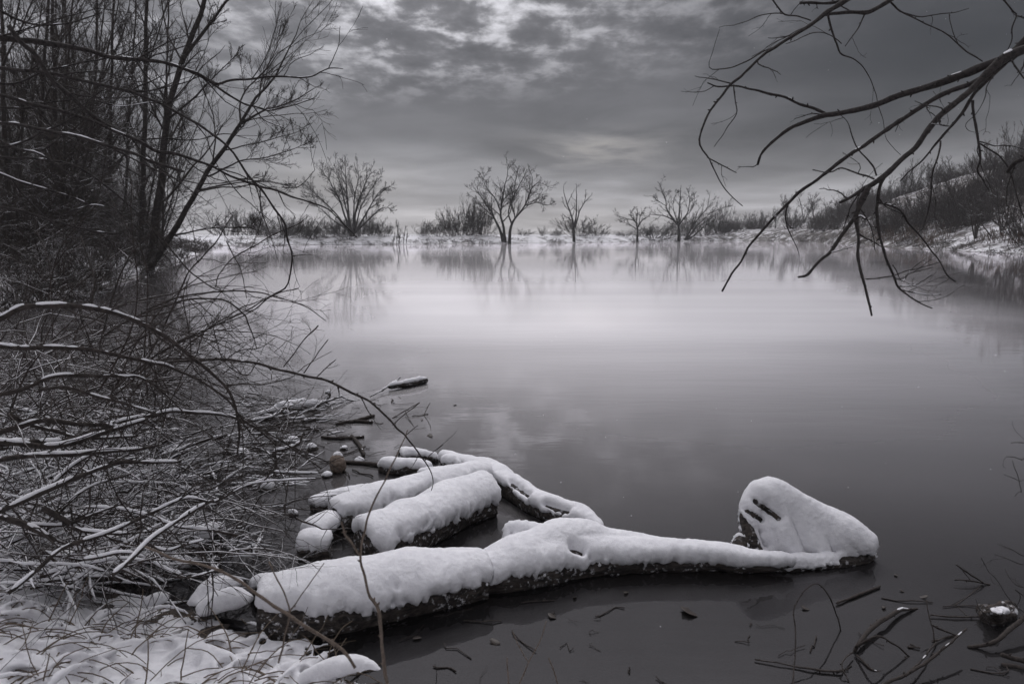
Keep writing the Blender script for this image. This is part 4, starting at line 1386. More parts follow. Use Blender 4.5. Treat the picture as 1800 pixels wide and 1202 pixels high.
a[..., 2] = np.maximum(a[..., 2], .003)
T.batch(a, ar, 3, False)
snow_tube(S, pl, rl, .78, .85, .9, 6, rise=.0028)
obj('fallen_sticks', T.mesh('fallen_sticks', M['twig_bush']), kind='stuff')
obj('stick_snow', S.mesh('stick_snow', M['snow']), kind='stuff')
# long thin shoots rising from the shallows in front of the left bank
T = Tubes()
n = 430
st = np.zeros((n, 12, 3))
for i in range(n):
    d0 = rng.uniform(3.0, 6.0)
    px, py = rng.uniform(-80, 300), rng.uniform(600, 780)
    st[i, 0] = P(px, py, d0)
d = norm(rng.normal(0, .75, (n, 3)) * [1, .6, .5] + [.45, 0, .55])
LL = rng.uniform(.35, 1.25, n)[:, None]
for j in range(1, 12):
    d = norm(d + rng.normal(0, .13, d.shape) + np.array([.02, 0, -.10]))
    st[:, j] = st[:, j - 1] + d * LL / 11
st[..., 2] = np.maximum(st[..., 2], -.02)
sr = np.linspace(.0034, .0011, 12)[None] * rng.uniform(.5, 1.4, (n, 1))
T.batch(st, sr, 4, False)
a, ar = grow(st, sr, 4, .2, 1, .35, .6, 0, 5, .15, .6, .0011)
T.batch(a, ar, 3, False)
obj('thin_shoots', T.mesh('thin_shoots', M['twig_bush']), kind='stuff')
# the raft of driftwood twigs off the tip of the heap
T, S = Tubes(), Tubes()
pl, rl = [], []
for i in range(230):
    px = rng.uniform(395, 650)
    py = rng.uniform(700, 850)
    if px > 520 + (850 - py) * .55 + rng.normal(0, 18):
        continue
    a0 = G(px, py, rng.uniform(.0, .05))
    an = rng.normal(.1, .7)
    L = rng.uniform(.1, .6)
    d = np.array([math.cos(an), math.sin(an), rng.normal(.05, .12)])
    p = np.zeros((9, 3))
    p[0] = a0 - d * L * .5
    kink = rng.integers(2, 7)
    for j in range(1, 9):
        d = d + rng.normal(0, .4 if j == kink else .12, 3) * [1, 1, .5]
        d /= np.linalg.norm(d)
        p[j] = p[j - 1] + d * L / 8
    p[:, 2] = np.maximum(p[:, 2], -.002)
    pl.append(p)
    rl.append(rng.choice([.002, .004, .007, .013], p=[.4, .3, .2, .1]) * np.linspace(1, .4, 9))
pl, rl = np.array(pl), np.array(rl)
T.batch(pl, rl, 6)
a, ar = grow(pl, rl, 3, .2, 1, .4, .7, .05, 6, .2, .5, .0014)
T.batch(a, ar, 3, False)
snow_tube(S, pl[::2], rl[::2], .7, .9, .8, 6, rise=.003)
obj('twig_raft', T.mesh('twig_raft', M['sunk']), kind='stuff')
obj('raft_snow', S.mesh('raft_snow', M['snow']), kind='stuff')
# little heaps of snow caught among the sticks
S = Tubes()
n = 150
hp_ = np.zeros((n, 7, 3))
for i in range(n):
    px, py = rng.uniform(-60, 330), rng.uniform(720, 1000)
    c_ = G(px, py, rng.uniform(.02, .12))
    an = rng.uniform(0, 3.14)
    L = rng.uniform(.05, .16)
    hp_[i] = c_ + np.linspace(-.5, .5, 7)[:, None] * L * np.array([math.cos(an), math.sin(an), 0]) + rng.normal(0, .006, (7, 3))
S.batch(hp_, rng.uniform(.012, .032, (n, 1)) * (np.sin(np.linspace(.12, .9, 7) * math.pi) ** .6)[None] * (1 + .3 * fbm(hp_, 30, 2, 3)), 9)
obj('snow_heaps', S.mesh('snow_heaps', M['snow']), kind='stuff')
# fine twig haze above them
T = Tubes()
n = 1050
st = np.zeros((n, 10, 3))
for i in range(n):
    px, py = rng.uniform(-60, 520), rng.uniform(560, 1000)
    if px > 330 and rng.random() < .5:
        px = rng.uniform(-60, 330)
    st[i, 0] = G(px, py, rng.uniform(.03, .5))
d = norm(rng.normal(0, 1, (n, 3)) * [1, .8, .8] + [.45, 0, .15])
LL = rng.uniform(.2, .8, n)[:, None]
for j in range(1, 10):
    d = norm(d + rng.normal(0, .13, d.shape) + np.array([0, 0, -.05]))
    st[:, j] = st[:, j - 1] + d * LL / 9
st[..., 2] = np.maximum(st[..., 2], -.02)
sr = np.linspace(.0030, .001, 10)[None] * rng.uniform(.5, 1.5, (n, 1))
T.batch(st, sr, 4, False)
a, ar = grow(st, sr, 4, .15, 1, .4, .7, 0, 5, .18, .6, .0010)
T.batch(a, ar, 3, False)
obj('twig_tangle', T.mesh('twig_tangle', M['twig_bush']), kind='stuff')


# ------------------------------------------------------------------ logs and stones with snow on them
def lap(V, E, w, it, mask=None):
    for _ in range(it):
        acc = np.zeros_like(V)
        cnt = np.zeros(len(V))
        np.add.at(acc, E[:, 0], V[E[:, 1]])
        np.add.at(acc, E[:, 1], V[E[:, 0]])
        np.add.at(cnt, E.ravel(), 1)
        av = acc / np.maximum(cnt, 1).reshape((-1,) + (1,) * (V.ndim - 1))
        V = V * (1 - w) + av * w
    return V


def proj(V):
    q = V - np.array([0, 0, CAM_H])
    f = q[:, 1] * CP - q[:, 2] * SP
    up_ = q[:, 1] * SP + q[:, 2] * CP
    return np.stack([W / 2 + FPX * q[:, 0] / f, H / 2 - FPX * up_ / f], 1)


def wood_from(parts, voxel=.009, smooth=4):
    """parts: meshes (list of (V, F list)); unite them by voxel remesh and return V, F, N, E"""
    bm = bmesh.new()
    for kind, data in parts:
        if kind == 'hull':
            vs = [bm.verts.new(tuple(p)) for p in data]
            r = bmesh.ops.convex_hull(bm, input=vs)
            junk = [g for g in r['geom_interior'] if isinstance(g, bmesh.types.BMVert)] + [g for g in r['geom_unused'] if isinstance(g, bmesh.types.BMVert)]
            if junk:
                bmesh.ops.delete(bm, geom=list(set(junk)), context='VERTS')
        elif kind == 'mesh':
            bm.from_mesh(data)
        else:
            p, r = data
            t = Tubes().batch(p, r, 18)
            me = t.mesh('tmp', None)
            bm.from_mesh(me)
            bpy.data.meshes.remove(me)
    me = bpy.data.meshes.new('tmp')
    bm.to_mesh(me)
    bm.free()
    o = bpy.data.objects.new('tmp', me)
    col.objects.link(o)
    md = o.modifiers.new('r', 'REMESH')
    md.mode = 'VOXEL'
    md.voxel_size = voxel
    dg = bpy.context.evaluated_depsgraph_get()
    em = bpy.data.meshes.new_from_object(o.evaluated_get(dg))
    bpy.data.objects.remove(o)
    n = len(em.vertices)
    V = np.zeros(n * 3)
    em.vertices.foreach_get('co', V)
    V = V.reshape(-1, 3)
    F = np.zeros(len(em.loops), np.int32)
    em.loops.foreach_get('vertex_index', F)
    F = F.reshape(-1, 4)
    E = np.zeros(len(em.edges) * 2, np.int32)
    em.edges.foreach_get('vertices', E)
    E = E.reshape(-1, 2)
    bpy.data.meshes.remove(em)
    V = lap(V, E, .5, smooth)
    return V, F, E


def vnormals(V, F):
    n = np.cross(V[F[:, 2]] - V[F[:, 0]], V[F[:, 3]] - V[F[:, 1]])
    N_ = np.zeros_like(V)
    for k in range(4):
        np.add.at(N_, F[:, k], n)
    return norm(N_)


def snowy(name, label, cat, parts, T=.045, lo=.0, hi=.55, voxel=.009, smooth=4, bark=.006, bare=(), group=None, mat='log', snz=.38, seed=1, blur=1, relax=9, grain=(6, 45), extra_low=None):
    V, F, E = wood_from(parts, voxel, smooth)
    N0 = vnormals(V, F)
    rel = fbm(V * np.array([.35, 1, 1]), 40, 3, seed + 3) * bark + fbm(V, 14, 2, seed + 5) * bark * 1.2
    Vw = V + N0 * rel[:, None]
    loc = V.mean(0)
    loc[2] = V[:, 2].min()
    root = thing(name, label, cat, loc, group)
    obj('wood' if mat != 'stone' else 'stone', mesh_np('wood', Vw - loc, F, M[mat]), root)
    # snow: thickness from slope, blurred so that it lies like a pillow
    Ns = norm(lap(N0, E, .6, 6))
    k = Ns[:, 2] + snz * fbm(V, 10, 3, seed) + .34 * fbm(V, 55, 3, seed + 1)
    t = sstep(lo, hi, k)
    t *= sstep(.004, .03, V[:, 2] + .02 * fbm(V, 30, 2, seed + 4))
    px_ = proj(V)
    for x0, y0, x1, y1, r in bare:
        a_, b_ = np.array([x0, y0]), np.array([x1, y1])
        e_ = b_ - a_
        u_ = np.clip(((px_ - a_) @ e_) / max(e_ @ e_, 1e-9), 0, 1)
        dd = np.linalg.norm(px_ - a_ - u_[:, None] * e_, axis=1)
        t *= np.where((N0 * (V - [0, 0, CAM_H])).sum(1) < 0, sstep(r * .6, r * 1.5, dd + .5 * r * fbm(V, 45, 3, seed + 2)), 1)
    t = lap(t, E, .6, blur)
    thick = T * np.power(np.clip(t, 0, 1), .7) * (1 + .40 * fbm(V, 6, 2, seed + 9)) - .012 * (1 - sstep(.02, .35, t))
    dr = norm(Ns + np.array([0, 0, .55]) * t[:, None])
    Vs = V + dr * thick[:, None]
    core = t > .4
    Vl = lap(Vs, E, .5, relax)
    w = sstep(.15, .7, t)[:, None]
    Vs = Vs * (1 - w) + Vl * w
    Vs = Vs + Ns * (.0025 * fbm(V, 110, 2, seed + 12) + .0018 * fbm(V, 42, 3, seed + 14) + .004 * fbm(V, 10, 2, seed + 15))[:, None] * sstep(.02, .3, t)[:, None]
    fm = t[F].max(1) > .03
    F2 = F[fm]
    used = np.unique(F2)
    remap = np.full(len(V), -1)
    remap[used] = np.arange(len(used))
    obj('snow_cap', mesh_np('snow_cap', Vs[used] - loc, remap[F2], M['snow']), root)
    return root


def log_pts(pl, z, n=40, jig=.004, zs=None):
    """axis of a log given as (px, py, r_px[, z])"""
    out = []
    for p in pl:
        zz_ = p[3] if len(p) > 3 else z
        q = G(p[0], p[1], zz_)
        out.append([*q, pxr(p[2], np.hypot(q[1], CAM_H - zz_))])
    a = resample(out, n)
    r = a[:, 3] * (1 + .07 * fbm(a[:, :3], 7, 3, 5))
    return a[:, :3], r


# main trunk lying along the shore
main = [('tube', log_pts([(462, 1082, 46), (520, 1077, 52), (610, 1062, 54), (720, 1040, 47), (800, 1027, 41), (850, 1018, 36)], .05)),
        ('tube', log_pts([(848, 1020, 26), (880, 1012, 34), (940, 998, 40), (1010, 988, 32), (1080, 985, 26), (1160, 985, 20), (1240, 988, 15), (1300, 992, 13), (1350, 994, 10), (1395, 992, 5)], .04)),
        ('tube', log_pts([(920, 985, 26, .09), (1000, 962, 26, .09), (1080, 966, 19, .07), (1160, 978, 14, .05)], .08)),
        ('hull', [G(880, 975, .02), G(900, 985, .02), G(1000, 965, .02), G(1075, 968, .03), G(886, 932, .14), G(905, 928, .155), G(940, 934, .13), G(1010, 950, .09), G(1060, 958, .06), G(960, 985, .02)])]
snowy('fallen_log', 'long snow-covered trunk lying in the shallows across the foreground, cracked in the middle', 'log', main,
      T=.055, lo=.18, hi=.6, voxel=.0074, bare=[(455, 1090, 530, 1092, 22), (600, 1112, 700, 1090, 9), (1003, 970, 1020, 974, 7), (855, 1035, 860, 1052, 6), (1086, 997, 1118, 995, 5), (760, 1052, 840, 1042, 8)], seed=3)
# upright wedge of split trunk at its right end
D0 = G(1330, 990, 0)[1]
wedge_o = [(1306, 925), (1303, 900), (1315, 868), (1338, 842), (1362, 846), (1400, 866), (1450, 893), (1500, 925), (1528, 950), (1538, 978), (1520, 996), (1400, 1004), (1330, 1000), (1322, 968)]
hull = []
for i, (x, y) in enumerate(wedge_o):
    t = (1000 - y) / 160.0
    hull.append(P(1405 + (x - 1405) * .9, 930 + (y - 930) * .92, D0 + .025 + .12 * t))
    hull.append(P(1405 + (x - 1405) * .86, 936 + (y - 930) * .9, D0 + .17 + .10 * t))
for h_ in hull:
    h_[2] = max(h_[2], -.05)
def wt(pl, n=24):
    out = [[*P(x, y, D0 + dd), pxr(r, D0 + dd)] for x, y, r, dd in pl]
    a = resample(out, n)
    a[:, 2] = np.maximum(a[:, 2], -.03)
    return a[:, :3], a[:, 3]


wed = [('tube', wt([(1345, 862, 17, .16), (1385, 885, 20, .15), (1440, 915, 22, .12), (1490, 940, 22, .07), (1530, 968, 19, .03)])),        # ridge down to the right tip
       ('tube', wt([(1342, 862, 17, .15), (1326, 885, 16, .12), (1314, 910, 14, .09), (1316, 935, 12, .05), (1326, 962, 12, .03), (1340, 985, 12, .02)])),  # left edge
       ('tube', wt([(1350, 868, 16, .14), (1362, 900, 14, .11), (1372, 930, 15, .08), (1385, 962, 14, .05), (1400, 990, 14, .02)])),
       ('tube', wt([(1372, 880, 18, .15), (1405, 915, 20, .11), (1425, 950, 20, .07), (1445, 985, 16, .03)])),
       ('tube', wt([(1420, 908, 18, .12), (1462, 945, 20, .08), (1490, 980, 14, .03)])),
       ('tube', wt([(1345, 878, 14, .17), (1365, 920, 20, .15), (1400, 960, 24, .12), (1450, 975, 20, .08)])),
       ('hull', hull),
       ('tube', log_pts([(1262, 993, 12), (1300, 995, 13), (1345, 998, 9), (1400, 994, 12), (1460, 990, 10), (1505, 982, 12), (1532, 977, 9)], .012)),
       ('tube', wt([(1297, 968, 12, -.02), (1300, 958, 13, .0), (1304, 945, 10, .03)], 10))]
snowy('tree_stump', 'wedge-shaped split stump standing at the right end of the long trunk under thick snow', 'stump', wed,
      T=.034, lo=-.55, hi=.0, voxel=.0075, snz=.35, relax=34,
      bare=[(1326, 880, 1368, 912, 6), (1315, 899, 1336, 914, 6), (1292, 910, 1320, 940, 17), (1308, 940, 1330, 964, 15), (1480, 985, 1545, 980, 8), (1295, 955, 1312, 965, 16)], seed=8)
# the other logs
snowy('short_log', 'short thick round log with deep snow, lying slantwise in front of the others', 'log',
      [('tube', log_pts([(640, 968, 40), (690, 950, 42), (750, 922, 40), (810, 893, 36), (858, 880, 33)], .06))], T=.055, lo=.22, hi=.65, seed=12, voxel=.0065, bare=[(635, 965, 660, 985, 20)])
snowy('long_log', 'long snowy log behind the short thick one, with a bare knot near its middle', 'log',
      [('tube', log_pts([(590, 916, 26), (650, 898, 28), (720, 878, 28), (790, 860, 26), (840, 848, 24), (862, 845, 18)], .05)),
       ('tube', log_pts([(700, 895, 17, .03), (740, 880, 16, .03), (790, 868, 12, .03)], .03))], T=.05, lo=.22, hi=.65, seed=17, voxel=.008,
      bare=[(735, 880, 755, 866, 11)])
snowy('thin_log', 'thin snow-topped log farthest left behind the long one', 'log',
      [('tube', log_pts([(548, 895, 13), (590, 883, 14), (640, 872, 12), (690, 862, 10), (728, 853, 8)], .025))], T=.034, lo=.3, hi=.75, seed=21, voxel=.008)
snowy('slender_trunk', 'slender dark trunk curving behind all the logs with snow along its top', 'log',
      [('tube', log_pts([(775, 810, 9), (820, 822, 12), (862, 838, 19), (900, 862, 19), (935, 885, 18), (975, 903, 19), (1020, 920, 18), (1056, 938, 9)], .03)),
       ('tube', log_pts([(835, 822, 7, .05), (880, 848, 7, .07), (930, 872, 6, .07), (990, 897, 6, .06), (1040, 920, 4, .04)], .05))],
      T=.042, lo=.28, hi=.7, seed=25, voxel=.009, bare=[(900, 852, 930, 874, 4), (960, 890, 1000, 902, 4), (862, 858, 885, 870, 6), (895, 884, 930, 898, 6)])
snowy('driftwood', 'lump of driftwood under smooth snow behind the logs', 'driftwood',
      [('tube', log_pts([(668, 822, 9), (700, 825, 13), (735, 826, 14), (758, 828, 9)], .02)), ('tube', log_pts([(735, 838, 8), (765, 836, 8), (795, 832, 5)], .02))],
      T=.035, lo=.3, hi=.75, seed=28, voxel=.009)
snowy('driftwood', 'small snow-capped wooden knob standing in the water behind the logs', 'driftwood',
      [('tube', log_pts([(702, 806, 13), (728, 803, 11), (770, 808, 6)], .02))], T=.032, lo=.4, hi=.85, seed=31, voxel=.009)
snowy('driftwood', 'snow-capped root end where the slender trunk begins', 'driftwood',
      [('tube', log_pts([(778, 815, 12), (800, 818, 14), (825, 826, 9), (850, 832, 6)], .03))], T=.032, lo=.35, hi=.8, seed=33, voxel=.009)
snowy('log_stub', 'dark short stub with a neat snow cap left of the short thick log', 'stump',
      [('tube', log_pts([(528, 968, 22), (555, 968, 24), (582, 966, 20)], .03))], T=.045, lo=.45, hi=.85, seed=36, voxel=.008)
snowy('log_stub', 'snowy stub leaning between the dark stub and the long log', 'stump',
      [('tube', log_pts([(545, 948, 16), (565, 935, 18), (585, 922, 14)], .04))], T=.045, lo=.0, hi=.5, seed=39, voxel=.009)
snowy('rock', 'snow-capped rock standing among the twigs at the left', 'rock',
      [('hull', [G(x, y, z) for x, y, z in ((325, 955, -.03), (392, 955, -.03), (398, 940, -.03), (330, 940, -.03), (335, 935, .1), (358, 932, .13), (385, 935, .1), (390, 945, .05), (330, 948, .04), (360, 965, -.02), (360, 955, .07))])], T=.045, lo=.0, hi=.5, seed=42, voxel=.009, mat='log')
snowy('rock', 'rock under a pointed snow hump behind the left end of the long trunk', 'rock',
      [('hull', [G(x, y, z) for x, y, z in ((435, 1045, -.02), (570, 1045, -.02), (445, 1020, -.02), (560, 1020, -.02), (470, 1025, .13), (490, 1022, .11), (530, 1030, .08), (555, 1035, .06), (445, 1035, .06))])], T=.04, lo=-.1, hi=.4, seed=45, voxel=.009, mat='log')
snowy('rock', 'broad low rock under snow among the twigs at the far left', 'rock',
      [('hull', [G(x, y, z) for x, y, z in ((60, 1010, .0), (225, 1010, .0), (80, 975, .0), (215, 975, .0), (95, 990, .2), (190, 985, .22), (140, 985, .24), (215, 1000, .1), (70, 1003, .12))])], T=.045, lo=-.1, hi=.4, seed=46, voxel=.011, mat='log')
snowy('rock', 'snow-capped rock behind the heap of branches, near the left border', 'rock',
      [('hull', [G(x, y, z) for x, y, z in ((115, 890, .0), (240, 880, .0), (125, 860, .0), (235, 850, .0), (150, 868, .15), (215, 860, .17), (235, 868, .1))])], T=.045, lo=-.1, hi=.4, seed=47, voxel=.011, mat='log')
snowy('rock', 'round brown bare stone with a little snow on top, sitting in the water', 'rock',
      [('hull', [G(594, 815, .05) + np.array([math.cos(a) * math.sqrt(1 - z * z) * .058, math.sin(a) * math.sqrt(1 - z * z) * .058, z * .075]) for a in np.linspace(0, 6.28, 12, endpoint=False) for z in (-.98, -.6, -.2, .2, .6, .95)])], T=.016, lo=.7, hi=1.0, seed=49, voxel=.007, mat='stone')
snowy('driftwood', 'snowy floating stick with a forked twig, out on the open water', 'driftwood',
      [('tube', log_pts([(684, 680, 4), (710, 676, 6), (735, 671, 6), (751, 668, 5)], .035)), ('tube', log_pts([(650, 698, 1.6, .02), (672, 686, 2, .03), (690, 674, 2, .06), (706, 662, 1.2, .12)], .03))],
      T=.02, lo=.55, hi=.95, seed=52, voxel=.010)
for i, (a, lab, r) in enumerate([
        ([(500, 718, 4), (530, 716, 6), (562, 712, 6)], 'snowy driftwood at the tip of the twig raft, left of the curled root', 6),
        ([(478, 720, 3), (500, 715, 5), (540, 707, 4)], 'white snow-topped stick lying on the twig raft', 5),
        ([(455, 728, 3), (480, 724, 4), (510, 726, 3)], 'low snow-topped stick at the inner end of the twig raft', 4)]):
    snowy('driftwood', lab, 'driftwood', [('tube', log_pts(a, .03))], T=.035, lo=.35, hi=.8, seed=55 + i, voxel=.010)
for i, (x_, y_, w_, lab) in enumerate([
        (548, 790, 11, 'small snow-capped stone at the water just left of the brown stone'),
        (632, 812, 9, 'little snow-capped stone between the brown stone and the driftwood lump'),
        (516, 778, 10, 'snow-capped lump where the white forked twig leaves the brush heap'),
        (575, 838, 9, 'flat snowy stone in the water below the brown stone'),
        (605, 790, 7, 'tiny snow-topped stone directly behind the brown stone'),
        (470, 860, 14, 'snow-capped stone among the twigs between brush heap and thin log'),
        (512, 905, 11, 'small snowy stone left of the leaning stub'),
        (425, 800, 12, 'snow lump on a stone deep among the raft of twigs')]):
    g_ = G(x_, y_, .0)
    k_ = pxr(w_, np.hypot(g_[1], CAM_H))
    snowy('rock', lab, 'stone', [('hull', [g_ + np.array([math.cos(a) * rr * k_ * 1.2 * rng.uniform(.8, 1.2), math.sin(a) * rr * k_ * rng.uniform(.8, 1.2), z * k_ * .8]) for a in np.linspace(0, 6.28, 8, endpoint=False) for z, rr in ((-.3, 1), (.3, .95), (.75, .6), (.95, .25))])],
          T=.024, lo=.25, hi=.75, seed=80 + i, voxel=.009)
p, r = trace([(570, 692, 2.5), (578, 690, 3.4), (580, 697, 3.2), (573, 703, 3), (576, 708, 3)], G(576, 708)[1])
snowy('root_piece', 'curled root with a snow blob on top, standing in the water at the left', 'root', [('tube', (p, r))], T=.03, lo=.3, hi=.7, seed=61, voxel=.009)


def sticks(name, label, cat, polys, mat='sunk', snow=0.0, group=None, z=.008, conv=None, jig=.004, sides=7):
    root = None
    T, S = Tubes(), Tubes()
    allp = []
    for pl in polys:
        out = []
        for q in pl:
            x, y = q[0], q[1]
            if conv:
                x, y = conv[0] + x / conv[2], conv[1] + y / conv[2]
            zz_ = q[3] if len(q) > 3 else z
            g_ = G(x, y, zz_)
            out.append([*g_, pxr(q[2], np.hypot(g_[1], CAM_H)) * (.74 if conv else 1)])
        a = resample(out, max(8, len(pl) * 5))
        p = a[:, :3] + jig * np.stack([fbm(a[:, :3] + 5.1 * k, 25, 2, k) for k in range(3)], 1)
        r = a[:, 3] * (1 + .2 * fbm(a[:, :3], 40, 2, 3))
        T.batch(p, r, sides)
        knobs(T, p, r, max(2, len(pl)))
        if snow:
            snow_tube(S, p, r, snow, .5, .6, 7, rise=.0007)
        allp.append(p)
    loc = allp[0][0].copy()
    root = thing(name, label, cat, loc, group)
    obj('branch', T.mesh('branch', M[mat], loc), root)
    if snow:
        obj('snow', S.mesh('snow', M['snow'], loc), root)
    return root


# lower right: sunken and emerging branches
sticks('bent_stem', 'thin bent stem making an arch out of the dark water at lower right', 'stem',
       [[(115, 1230, 1.8, .0), (125, 1080, 1.6, .05), (130, 980, 1.5, .1), (122, 860, 1.4, .16), (140, 810, 1.3, .18), (175, 760, 1.3, .2), (215, 733, 1.2, .21), (245, 738, 1.5, .2), (285, 790, 1.6, .15), (310, 850, 1.6, .09), (330, 905, 1.6, .04), (340, 950, 1.4, .0)]], conv=ZR, mat='sunk')
sticks('floating_stick', 'straight dark stick floating in front of the wedge-shaped stump', 'stick', [[(320, 825, 2.4), (420, 785, 3), (525, 744, 2.4)]], conv=ZR, snow=.2)
sticks('sunken_branch', 'crooked frosted branch forming a diamond with its reflection in the lower right water', 'branch',
       [[(400, 1060, 3, -.01), (420, 1020, 4.5, .02), (490, 935, 5, .03), (560, 888, 4.5, .03), (620, 855, 4, .02), (700, 850, 2, .0)],
        [(410, 1030, 3, .02), (510, 978, 2.4, .10), (580, 1010, 2, .06), (660, 1072, 1.6, .0)],
        [(660, 1072, 1.6, .0), (590, 1110, 1.8, -.005), (500, 1142, 2, .0), (415, 1065, 2.2, .01)],
        [(400, 1050, 1.5, .02), (345, 1105, 1.5, .03), (380, 1195, 1.5, .0)]], conv=ZR, snow=.35)
sticks('sunken_branch', 'long frosted branch rising from the bottom border in a V at lower right', 'branch',
       [[(480, 1230, 4, .0), (600, 1175, 3.4, .02), (720, 1115, 3.2, .04), (800, 1050, 3, .06), (880, 985, 2.4, .08), (925, 942, 2, .09)],
        [(640, 1160, 2.4, .03), (720, 1090, 2, .03), (785, 1005, 1.6, .01)]], conv=ZR, snow=.45)
sticks('sunken_branch', 'angular twig standing in the water between the V-shaped branch and the snowy tuft', 'branch',
       [[(740, 808, 1, .12), (765, 930, 1.3, .05), (780, 1008, 1.4, .0)], [(770, 930, 1.8, .05), (830, 955, 2, .02), (885, 978, 1.6, .0)], [(765, 1005, 2, .0), (820, 988, 2, .0), (885, 975, 1.4, .0)]], conv=ZR, snow=.3)
sticks('sunken_branch', 'forked twig with a snow blob, above the snowy tuft at right', 'branch',
       [[(880, 645, 1.5, .10), (940, 685, 1.8, .06), (1010, 732, 2, .01)], [(875, 715, 1.4, .02), (950, 720, 1.6, .02), (1038, 738, 1.6, .0)], [(1000, 738, 1.6, .0), (940, 785, 1.4, .0), (868, 836, 1.6, .0)], [(885, 838, 1, .0), (930, 882, .9, .0)], [(900, 655, .9, .1), (945, 715, .9, .04)]], conv=ZR, snow=.4)
sticks('sunken_branch', 'thick pale crooked branch entering from the right border beside the snowy tuft', 'branch',
       [[(935, 1030, 4, .0), (985, 1022, 3.6, .01), (1060, 1002, 4.4, .03), (1130, 945, 5, .05), (1240, 860, 5.5, .08)]], conv=ZR, snow=.15)
sticks('sunken_branch', 'short dark forked stump end at the right border near the bottom corner', 'branch',
       [[(1095, 1065, 5, .03), (1150, 1080, 5, .02), (1240, 1110, 5, .02)], [(1095, 1115, 5, .0), (1150, 1120, 5, .0), (1240, 1140, 5, .0)]], conv=ZR, snow=.2)
sticks('floating_stick', 'long straight thin stick floating left of the snowy tuft', 'stick', [[(760, 880, 1.6), (880, 888, 2), (1020, 888, 1.4)]], conv=ZR)
sticks('floating_stick', 'knotted twig floating at the bottom border right of the centre', 'stick', [[(-60, 1085, 1.6), (100, 1112, 1.6), (230, 1135, 2.6), (345, 1145, 2.6)]], conv=ZR, snow=.1)
snowy('grass_tuft', 'dark tuft topped with snow standing in the water near the right border', 'tussock',
      [('hull', [G(1752, 1075, z * .09 - .01) + np.array([math.cos(a) * rr * .062, math.sin(a) * rr * .05, 0]) for a in np.linspace(0, 6.28, 10, endpoint=False) for z, rr in ((-.2, 1), (.2, .95), (.6, .8), (.9, .45))])],
      T=.013, lo=.5, hi=1.1, seed=66, voxel=.005, bark=.045, snz=1.1, relax=1)
# thin twigs in from the right border
T = []
ZB = ZR
for pl in ([(1230, 590, 1), (1190, 600, .9), (1140, 570, .7), (1090, 550, .5)], [(1230, 640, 1), (1180, 640, .9), (1110, 610, .7), (1060, 600, .5)],
           [(1230, 760, 1), (1170, 740, .9), (1130, 700, .7), (1110, 660, .5)], [(1230, 830, 1), (1160, 760, .8), (1180, 800, .7), (1150, 860, .4)],
           [(1000, 610, .5), (1020, 660, .6), (1060, 710, .7), (1095, 755, .6), (1140, 830, .6), (1200, 870, .8)],
           [(965, 800, .5), (990, 850, .6), (1020, 900, .7), (1048, 948, .6)],
           [(1230, 130, 1), (1190, 152, .9), (1150, 140, .7), (1115, 138, .5)], [(1230, 70, .8), (1190, 75, .7), (1138, 82, .5)],
           [(1145, 160, .5), (1165, 210, .6), (1180, 260, .6), (1188, 310, .5)], [(1100, 220, .4), (1150, 240, .5), (1180, 255, .6)]):
    T.append((pl, 2.0, 2.1))
overhang('overhanging_twig', 'fine dark twigs reaching in from the right border low over the water', 'twig', T, M['bark_near'], ZR, snow=0, twigs=3, tw_len=(.03, .1), trad=.0007)

# debris on the water: leaves, bark chips and twigs
deb = [(800, 712, 6, 'single dark leaf standing on the open water'), (757, 766, 14, 'dark bark chip floating behind the logs with a thin twig'),
       (742, 738, 6, 'small curled leaf floating above the bark chip'), (1210, 1076, 26, 'ragged piece of bark floating in front of the long trunk'),
       (970, 1083, 14, 'black leaf clump floating below the long trunk'), (1101, 1042, 9, 'tiny dark chip just below the long trunk'),
       (1011, 1050, 9, 'pale leaf floating against the long trunk'), (1415, 1069, 11, 'small dark chip under the bent stem'),
       (1575, 1011, 7, 'tiny leaf right of the wedge-shaped stump'), (1585, 1038, 6, 'tiny pointed chip below the leaf right of the stump'),
       (1554, 1068, 8, 'small dark chip beside the crooked branch'), (1624, 1049, 12, 'flat leaf above the angular twig'),
       (733, 1122, 12, 'dark leaf floating near the left end of the long trunk'), (870, 1128, 16, 'thin dark stick floating at the bottom centre')]


def leaf_mesh(n, L):
    a = np.linspace(0, 1, 7)
    w = np.sin(a * math.pi) ** .7 * .32 * L * rng.uniform(.7, 1.1, 7)
    c = np.stack([(a - .5) * L, .08 * L * np.sin(a * 4), .05 * L * (a - .5) ** 2 * 4 + .002], 1)
    l_ = c + np.stack([a * 0, w, w * rng.uniform(.1, .5)], 1)
    r_ = c - np.stack([a * 0, w, -w * rng.uniform(.1, .5)], 1)
    th = np.array([0, 0, .0025])
    V_ = np.vstack([l_, c, r_, l_ - th, c - th, r_ - th])
    f = []
    for i in range(6):
        f += [[i, i + 1, 8 + i, 7 + i], [7 + i, 8 + i, 15 + i, 14 + i], [21 + i, 28 + i, 29 + i, 22 + i], [28 + i, 35 + i, 36 + i, 29 + i],
              [i, 21 + i, 22 + i, i + 1], [14 + i, 15 + i, 36 + i, 35 + i]]
    return mesh_np('leaf', V_, np.array(f), M['leaf'])


for px, py, s, lab in deb:
    g_ = G(px, py, 0.003)
    o = obj('floating_leaf', leaf_mesh(0, pxr(s * 1.25, np.hypot(g_[1], CAM_H))))
    o.location = tuple(g_)
    o.rotation_euler = (rng.normal(0, .25), rng.normal(0, .25), rng.uniform(0, 3.1))
    tag(o, lab, 'leaf')
